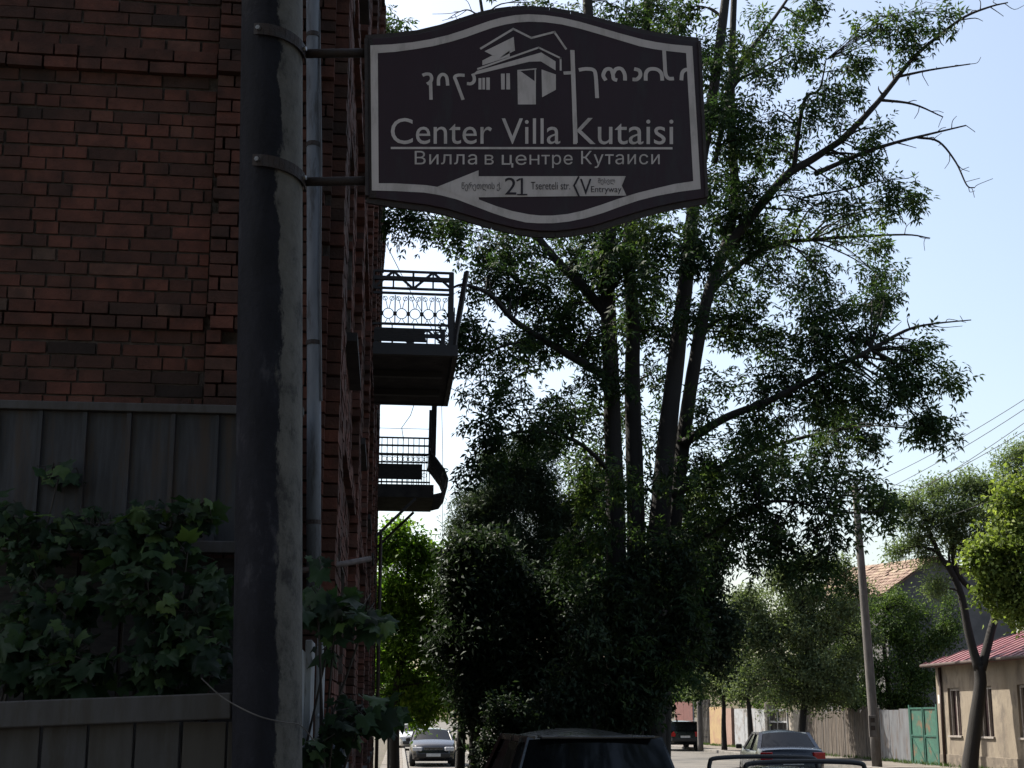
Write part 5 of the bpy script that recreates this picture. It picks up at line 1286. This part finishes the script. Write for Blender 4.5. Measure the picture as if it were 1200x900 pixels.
for dzz in (0.2, -0.06):
    mb = MB(); mb.box(q + np.array([0, -0.034, dzz]), (0.15, 0.006, 0.15)); mb.build("notice", M['window_dark'], nb)
up2, _ = utility_pole(820, 60.5, 2.55, 0.15, 0.14, "short grey concrete post at the kerb beside the far off-roader", M['pole_grey'], arms=False)
up3, _ = utility_pole(554, 46, 10.1, 0.12, 0.10, "bare dark wooden pole rising between the bright tree and the pine", M['pole_wood'], arms=False)
wires = [((1003, 575), (1225, 452), 30), ((1003, 590), (1225, 463), 29), ((1000, 605), (1225, 490), 28), ((1007, 612), (1225, 478), 30), ((1003, 560), (1225, 579), 34), ((1010, 632), (1225, 560), 31)]
wlab = ["topmost overhead wire running from the right utility pole to the upper right", "second overhead wire just below the topmost one at the right", "overhead wire crossing above the forked tree, the lowest of the rising ones", "overhead wire between the second and the lowest rising wires", "nearly level overhead wire passing behind the forked tree's crown", "sagging low wire from the leafy part of the right utility pole"]
for (a, b, Yn), lb in zip(wires, wlab):
    p, q = P(*a, 40), P(*b, Yn)
    mb = MB(); mb.tube([p + (q - p) * t - eZ * (0.5 * 4 * t * (1 - t) * 0.35) for t in np.linspace(0, 1, 14)], 0.010, 5)
    tag(mb.build("overhead_wire", M['wire']), lb, "wire", "overhead wires at the right")
for k, (a, b) in enumerate((((441, 262), (556, 452)), ((500, 440), (640, 470)))):
    p, q = P(*a, 27 + k), P(*b, 40)
    mb = MB(); mb.tube([p + (q - p) * t - eZ * (0.4 * 4 * t * (1 - t)) for t in np.linspace(0, 1, 12)], 0.010, 5)
    tag(mb.build("overhead_wire", M['wire']), ("thin wire dropping from the far brick eave behind the nearer balcony", "thin wire passing behind the lower left ash leaves")[k], "wire", "thin wires left of the ash")

# ------------------------------------------------------------------ cars
def interp(x, pts):
    xs, ys = zip(*pts)
    return float(np.interp(x, xs, ys))
def car(label, cat, name, loc, rz, L, Wd, H, belt, hood, deck, wb, wbase, rbase, rfront, rrear, pm, rails=None, group=None, wheel_r=0.32, plates=True, tw=0.73, clear=0.2, wagon=False):
    """+Y is the front; body is lofted from stations, openings for the wheels follow arches"""
    t = thing(name, label, cat, loc, rz, group)
    hl, hw_ = L / 2, Wd / 2
    fy, ry = wb / 2 + 0.05, -wb / 2 + 0.05
    ra = wheel_r + 0.055
    ys = sorted(set(list(np.linspace(-hl, hl, 41)) + [fy + ra * s for s in (-1, -.9, -.6, -.3, 0, .3, .6, .9, 1)] + [ry + ra * s for s in (-1, -.9, -.6, -.3, 0, .3, .6, .9, 1)]))
    top = [(-hl, deck - 0.22), (-hl + 0.05, deck - 0.05), (-hl + 0.18, deck), (rbase - 0.05, deck + 0.03), (rbase + 0.25, belt), (wbase - 0.1, belt), (wbase + 0.05, hood + 0.05), (hl - 0.45, hood - 0.04), (hl - 0.12, hood - 0.14), (hl, hood - 0.34)]
    wd = [(-hl, 0.80), (-hl + 0.10, 0.90), (-hl + 0.4, 0.97), (-0.3, 1.0), (0.6, 1.0), (hl - 0.5, 0.965), (hl - 0.14, 0.87), (hl, 0.70)]
    bot = [(-hl, clear + 0.18), (-hl + 0.2, clear + 0.06), (-hl + 0.5, clear), (hl - 0.5, clear), (hl - 0.15, clear + 0.04), (hl, clear + 0.14)]
    mb = MB(); rows = []
    for y in ys:
        w = interp(y, wd) * hw_; zt_ = interp(y, top); zb = interp(y, bot); zb0 = zb
        for cy in (fy, ry):
            if abs(y - cy) < ra: zb = max(zb, wheel_r + math.sqrt(max(0, ra * ra - (y - cy) ** 2)))
        zm = max(zb + 0.02, zb0 + (zt_ - zb0) * 0.45); zu = max(zm + 0.02, zt_ - 0.10)
        half = [(w * 0.80, zb), (w * 0.975, max(zb + 0.005, min(zb0 + 0.07, zm))), (w, zm), (w * 0.985, zu), (w * 0.94, zt_ - 0.018), (w * 0.84, zt_), (w * 0.4, zt_ + 0.022), (0, zt_ + 0.028)]
        rows.append([(x, y, z) for x, z in half] + [(-x, y, z) for x, z in half[-2::-1]])
    nn = len(rows[0])
    vs_ = [p for r_ in rows for p in r_]
    fs = []
    for i in range(len(rows) - 1):
        for k in range(nn - 1): fs.append((i * nn + k, i * nn + k + 1, (i + 1) * nn + k + 1, (i + 1) * nn + k))
        fs.append((i * nn + nn - 1, i * nn, (i + 1) * nn, (i + 1) * nn + nn - 1))
    fs.append(tuple(range(nn - 1, -1, -1))); fs.append(tuple((len(rows) - 1) * nn + k for k in range(nn)))
    mb.add(vs_, [f[::-1] for f in fs])
    # cabin: roof shell and pillars in paint, glass set between them
    rb, rt_ = hw_ * 0.89, hw_ * tw
    zr = H - 0.075
    def side(s, y, z):
        k = (z - belt) / (zr - belt); return (s * (rb + (rt_ - rb) * max(k, 0) ** 1.15), y, z)
    n1, n2 = 9, 8
    roof = []
    for i in range(n1 + 1):
        y = rrear + (rfront - rrear) * i / n1
        e = abs(2 * i / n1 - 1)
        for j in range(n2 + 1):
            s = 2 * j / n2 - 1
            x = s * rt_ * 1.015
            roof.append((x, y, zr + 0.095 * (1 - abs(s) ** 2.2) * (1 - 0.3 * e ** 2) - 0.03 * e ** 2))
    fs = [(i * (n2 + 1) + j, i * (n2 + 1) + j + 1, (i + 1) * (n2 + 1) + j + 1, (i + 1) * (n2 + 1) + j) for i in range(n1) for j in range(n2)]
    b0 = len(roof)
    mb.add(roof + [(x, y, z - 0.05) for x, y, z in roof], fs + [tuple(b0 + q for q in f[::-1]) for f in fs] +
           [(j + 1, j, b0 + j, b0 + j + 1) for j in range(n2)] + [(n1 * (n2 + 1) + j, n1 * (n2 + 1) + j + 1, b0 + n1 * (n2 + 1) + j + 1, b0 + n1 * (n2 + 1) + j) for j in range(n2)] +
           [(i * (n2 + 1), (i + 1) * (n2 + 1), b0 + (i + 1) * (n2 + 1), b0 + i * (n2 + 1)) for i in range(n1)] + [((i + 1) * (n2 + 1) + n2, i * (n2 + 1) + n2, b0 + i * (n2 + 1) + n2, b0 + (i + 1) * (n2 + 1) + n2) for i in range(n1)])
    zb_ = belt - 0.02
    for s in (-1, 1):
        mb.bar(side(s, wbase, zb_), side(s, rfront, zr), 0.07, 0.06); mb.bar(side(s, rbase, zb_), side(s, rrear, zr), 0.10, 0.07)
        ym = (rfront + rrear) / 2 + 0.1
        mb.bar(side(s, ym + 0.03, zb_), side(s, ym, zr), 0.08, 0.03)
        mb.bar(side(s, rfront, zr), side(s, rrear, zr), 0.07, 0.06)
        if wagon: mb.bar(side(s, rrear + 0.45, zb_), side(s, rrear + 0.5, zr), 0.10, 0.03)
    body = mb.build("body", pm, t, smooth=True, local=True)
    es = body.modifiers.new("split", 'EDGE_SPLIT'); es.split_angle = R(38)
    def glass(nm, pts, bulge=0.0):
        g_ = MB(); n3 = 8
        a, b, c_, d = [np.array(p, float) for p in pts]
        vv = []
        for i in range(n3 + 1):
            for j in range(n3 + 1):
                u, v = i / n3, j / n3
                p = a * (1 - u) * (1 - v) + b * u * (1 - v) + c_ * u * v + d * (1 - u) * v
                nrm_ = np.cross(b - a, d - a); nrm_ /= np.linalg.norm(nrm_)
                vv.append(p + nrm_ * bulge * (1 - (2 * u - 1) ** 2))
        g_.add(vv, [(i * (n3 + 1) + j, (i + 1) * (n3 + 1) + j, (i + 1) * (n3 + 1) + j + 1, i * (n3 + 1) + j + 1) for i in range(n3) for j in range(n3)])
        return g_.build(nm, M['glass_dark'], t, smooth=True, local=True)
    gx = 0.03 if wagon else -0.05
    sh = lambda p, dx, dy: (p[0] + dx, p[1] + dy, p[2])
    glass("windscreen", (sh(side(1, wbase, zb_), -.03, 0), sh(side(-1, wbase, zb_), .03, 0), sh(side(-1, rfront, zr), .03, 0), sh(side(1, rfront, zr), -.03, 0)), 0.06)
    glass("rear_window", (sh(side(-1, rbase, zb_), -gx, -.045), sh(side(1, rbase, zb_), gx, -.045), sh(side(1, rrear, zr), gx, -.045), sh(side(-1, rrear, zr), -gx, -.045)), 0.05)
    for s in (-1, 1):
        a, b, c_, d = side(s, wbase - 0.02, zb_), side(s, rbase + 0.02, zb_), side(s, rrear, zr), side(s, rfront, zr)
        if s > 0: a, b, c_, d = b, a, d, c_
        glass("side_window", (a, b, c_, d))
    for s in (-1, 1):
        for cy in (fy, ry):
            x = s * (hw_ - 0.10)
            w_ = MB()
            prof_ = [(-0.10, wheel_r * 0.66), (-0.10, wheel_r * 0.95), (-0.07, wheel_r), (0.07, wheel_r), (0.10, wheel_r * 0.95), (0.10, wheel_r * 0.66)]
            K = 24; vv = []
            for k in range(K):
                an = 2 * math.pi * k / K
                for dx, rr2 in prof_: vv.append((x + s * dx, cy + rr2 * math.cos(an), wheel_r + rr2 * math.sin(an)))
            m_ = len(prof_)
            w_.add(vv, [(k * m_ + q, k * m_ + (q + 1) % m_, ((k + 1) % K) * m_ + (q + 1) % m_, ((k + 1) % K) * m_ + q) for k in range(K) for q in range(m_)])
            wh = w_.build("wheel", M['tyre'], t, smooth=True, local=True)
            w_ = MB(); w_.tube([(x - s * 0.05, cy, wheel_r), (x + s * 0.05, cy, wheel_r)], wheel_r * 0.2, 10)
            for k in range(7):
                an = 2 * math.pi * k / 7; e_ = (x + s * 0.07, cy + wheel_r * 0.64 * math.cos(an), wheel_r + wheel_r * 0.64 * math.sin(an))
                w_.bar((x + s * 0.05, cy, wheel_r), e_, 0.05, 0.03)
            w_.tube([(x + s * 0.0, cy, wheel_r), (x + s * 0.02, cy, wheel_r)], wheel_r * 0.66, 20)
            w_.build("rim", M['rim'], wh, local=True)
    zl = deck - 0.20
    for s in (-1, 1):
        l_ = MB(); l_.box((s * hw_ * 0.755, -hl + 0.055, zl), (hw_ * 0.36, 0.12, 0.25), rz=s * 0.28); l_.build("taillight", M['tail_red'], t, local=True, bevel=0.02)
        l_ = MB(); l_.box((s * hw_ * 0.68, hl - 0.10, hood - 0.27), (hw_ * 0.42, 0.16, 0.15), rz=-s * 0.35); l_.build("headlight", M['lamp_clear'], t, local=True, bevel=0.03)
        l_ = MB(); l_.box((s * (hw_ + 0.07), wbase - 0.18, belt + 0.06), (0.17, 0.09, 0.13), rz=s * 0.15); l_.build("mirror", M['black_plastic'], t, local=True, bevel=0.03)
        for y in (0.0, -0.95):
            l_ = MB(); l_.box((s * (hw_ * 0.99), y, belt - 0.16), (0.03, 0.17, 0.03)); l_.build("door_handle", pm, t, local=True, bevel=0.008)
    b_ = MB(); b_.box((0, -hl + 0.03, clear + 0.27), (Wd * 0.82, 0.16, 0.17)); b_.build("rear_bumper", M['black_plastic'], t, local=True, bevel=0.04)
    b_ = MB(); b_.box((0, hl - 0.02, clear + 0.24), (Wd * 0.72, 0.14, 0.18)); b_.build("front_bumper", M['black_plastic'], t, local=True, bevel=0.04)
    b_ = MB()
    for k in range(5): b_.box((0, hl - 0.03, hood - 0.36 + k * 0.035), (Wd * 0.42, 0.05, 0.014))
    b_.build("grille", M['chrome'], t, local=True)
    if plates:
        b_ = MB(); b_.box((0, -hl - 0.012, deck - 0.33), (0.52, 0.02, 0.11)); b_.build("number_plate", M['plate'], t, local=True)
        b_ = MB(); b_.box((0, hl + 0.05, clear + 0.25), (0.52, 0.015, 0.11)); b_.build("number_plate", M['plate'], t, local=True)
    if rails == 'bars':        # two cross bars on four feet
        for y in (rfront - 0.25, rrear + 0.30):
            b_ = MB(); b_.tube(smooth([(-rt_ * 1.06, y, zr - 0.02), (-rt_ * 1.04, y, zr + 0.10), (-rt_ * 0.9, y, zr + 0.15), (0, y, zr + 0.165), (rt_ * 0.9, y, zr + 0.15), (rt_ * 1.04, y, zr + 0.10), (rt_ * 1.06, y, zr - 0.02)], 5), 0.022, 8)
            b_.build("roof_bar", M['black_plastic'], t, smooth=True, local=True)
    if rails == 'rails':
        for s in (-1, 1):
            b_ = MB(); b_.tube(smooth([(s * rt_ * 0.92, rrear + 0.15, zr + 0.01), (s * rt_ * 0.92, rrear + 0.3, zr + 0.065), (s * rt_ * 0.92, (rrear + rfront) / 2, zr + 0.075), (s * rt_ * 0.92, rfront - 0.3, zr + 0.065), (s * rt_ * 0.92, rfront - 0.15, zr + 0.01)], 5), 0.016, 8)
            b_.build("roof_rail", M['black_plastic'], t, smooth=True, local=True)
    if wagon:
        b_ = MB(); b_.box((0, rrear - 0.06, zr + 0.02), (rt_ * 1.8, 0.2, 0.03)); b_.build("spoiler", pm, t, local=True, bevel=0.01)
    return t

suv = dict(L=4.35, Wd=1.84, H=1.66, belt=1.03, hood=1.02, deck=1.0, wb=2.6, wbase=1.15, rbase=-2.05, rfront=0.45, rrear=-1.86, wheel_r=0.35, clear=0.24, wagon=True, tw=0.74)
sal = dict(L=4.45, Wd=1.74, H=1.43, belt=0.92, hood=0.93, deck=0.98, wb=2.6, wbase=1.25, rbase=-1.60, rfront=0.45, rrear=-0.95, wheel_r=0.31, clear=0.18, tw=0.70)
hat = dict(L=4.0, Wd=1.70, H=1.36, belt=0.90, hood=0.90, deck=0.90, wb=2.5, wbase=1.10, rbase=-1.85, rfront=0.40, rrear=-1.50, wheel_r=0.30, clear=0.17, wagon=True, tw=0.74)
off = dict(L=4.4, Wd=1.80, H=1.58, belt=1.08, hood=1.08, deck=1.08, wb=2.6, wbase=0.95, rbase=-2.08, rfront=0.50, rrear=-1.95, wheel_r=0.37, clear=0.32, wagon=True, tw=0.80)
def spot(px, Y): return float(P(px, 840, Y)[0])
car("nearest parked car, black estate seen from behind, only its roof and rear window showing", "car", "estate_car", (spot(676, 12.1) , 13.2, 0.004), 0.03, pm=M['paint_black'], **dict(suv, Wd=1.76, tw=0.68))
car("blue-grey hatchback with black roof bars at the bottom edge, in front of the navy saloon", "car", "hatchback", (spot(962, 10.3), 11.9, 0.004), -0.02, pm=M['paint_blue'], rails='bars', **dict(hat, H=1.31, tw=0.62))
car("navy saloon with red tail lights, standing before the plank fence", "car", "saloon_car", (spot(938, 30.5), 32.4, 0.004), -0.15, pm=M['paint_navy'], **sal)
car("dark off-roader parked at the far end of the right pavement", "car", "off_roader", (spot(800, 64), 65.5, 0.004), -0.02, pm=M['paint_green'], rails='rails', **off)
car("dark hatchback facing us beyond the bright green tree", "car", "hatchback", (spot(508, 45) + 0.0, 46.5, 0.004), math.pi, pm=M['paint_black'], **hat)
car("white car half hidden behind the dark hatchback that faces us", "car", "saloon_car", (spot(474, 66) + 0.55, 68, 0.004), math.pi, pm=M['paint_white'], **sal)
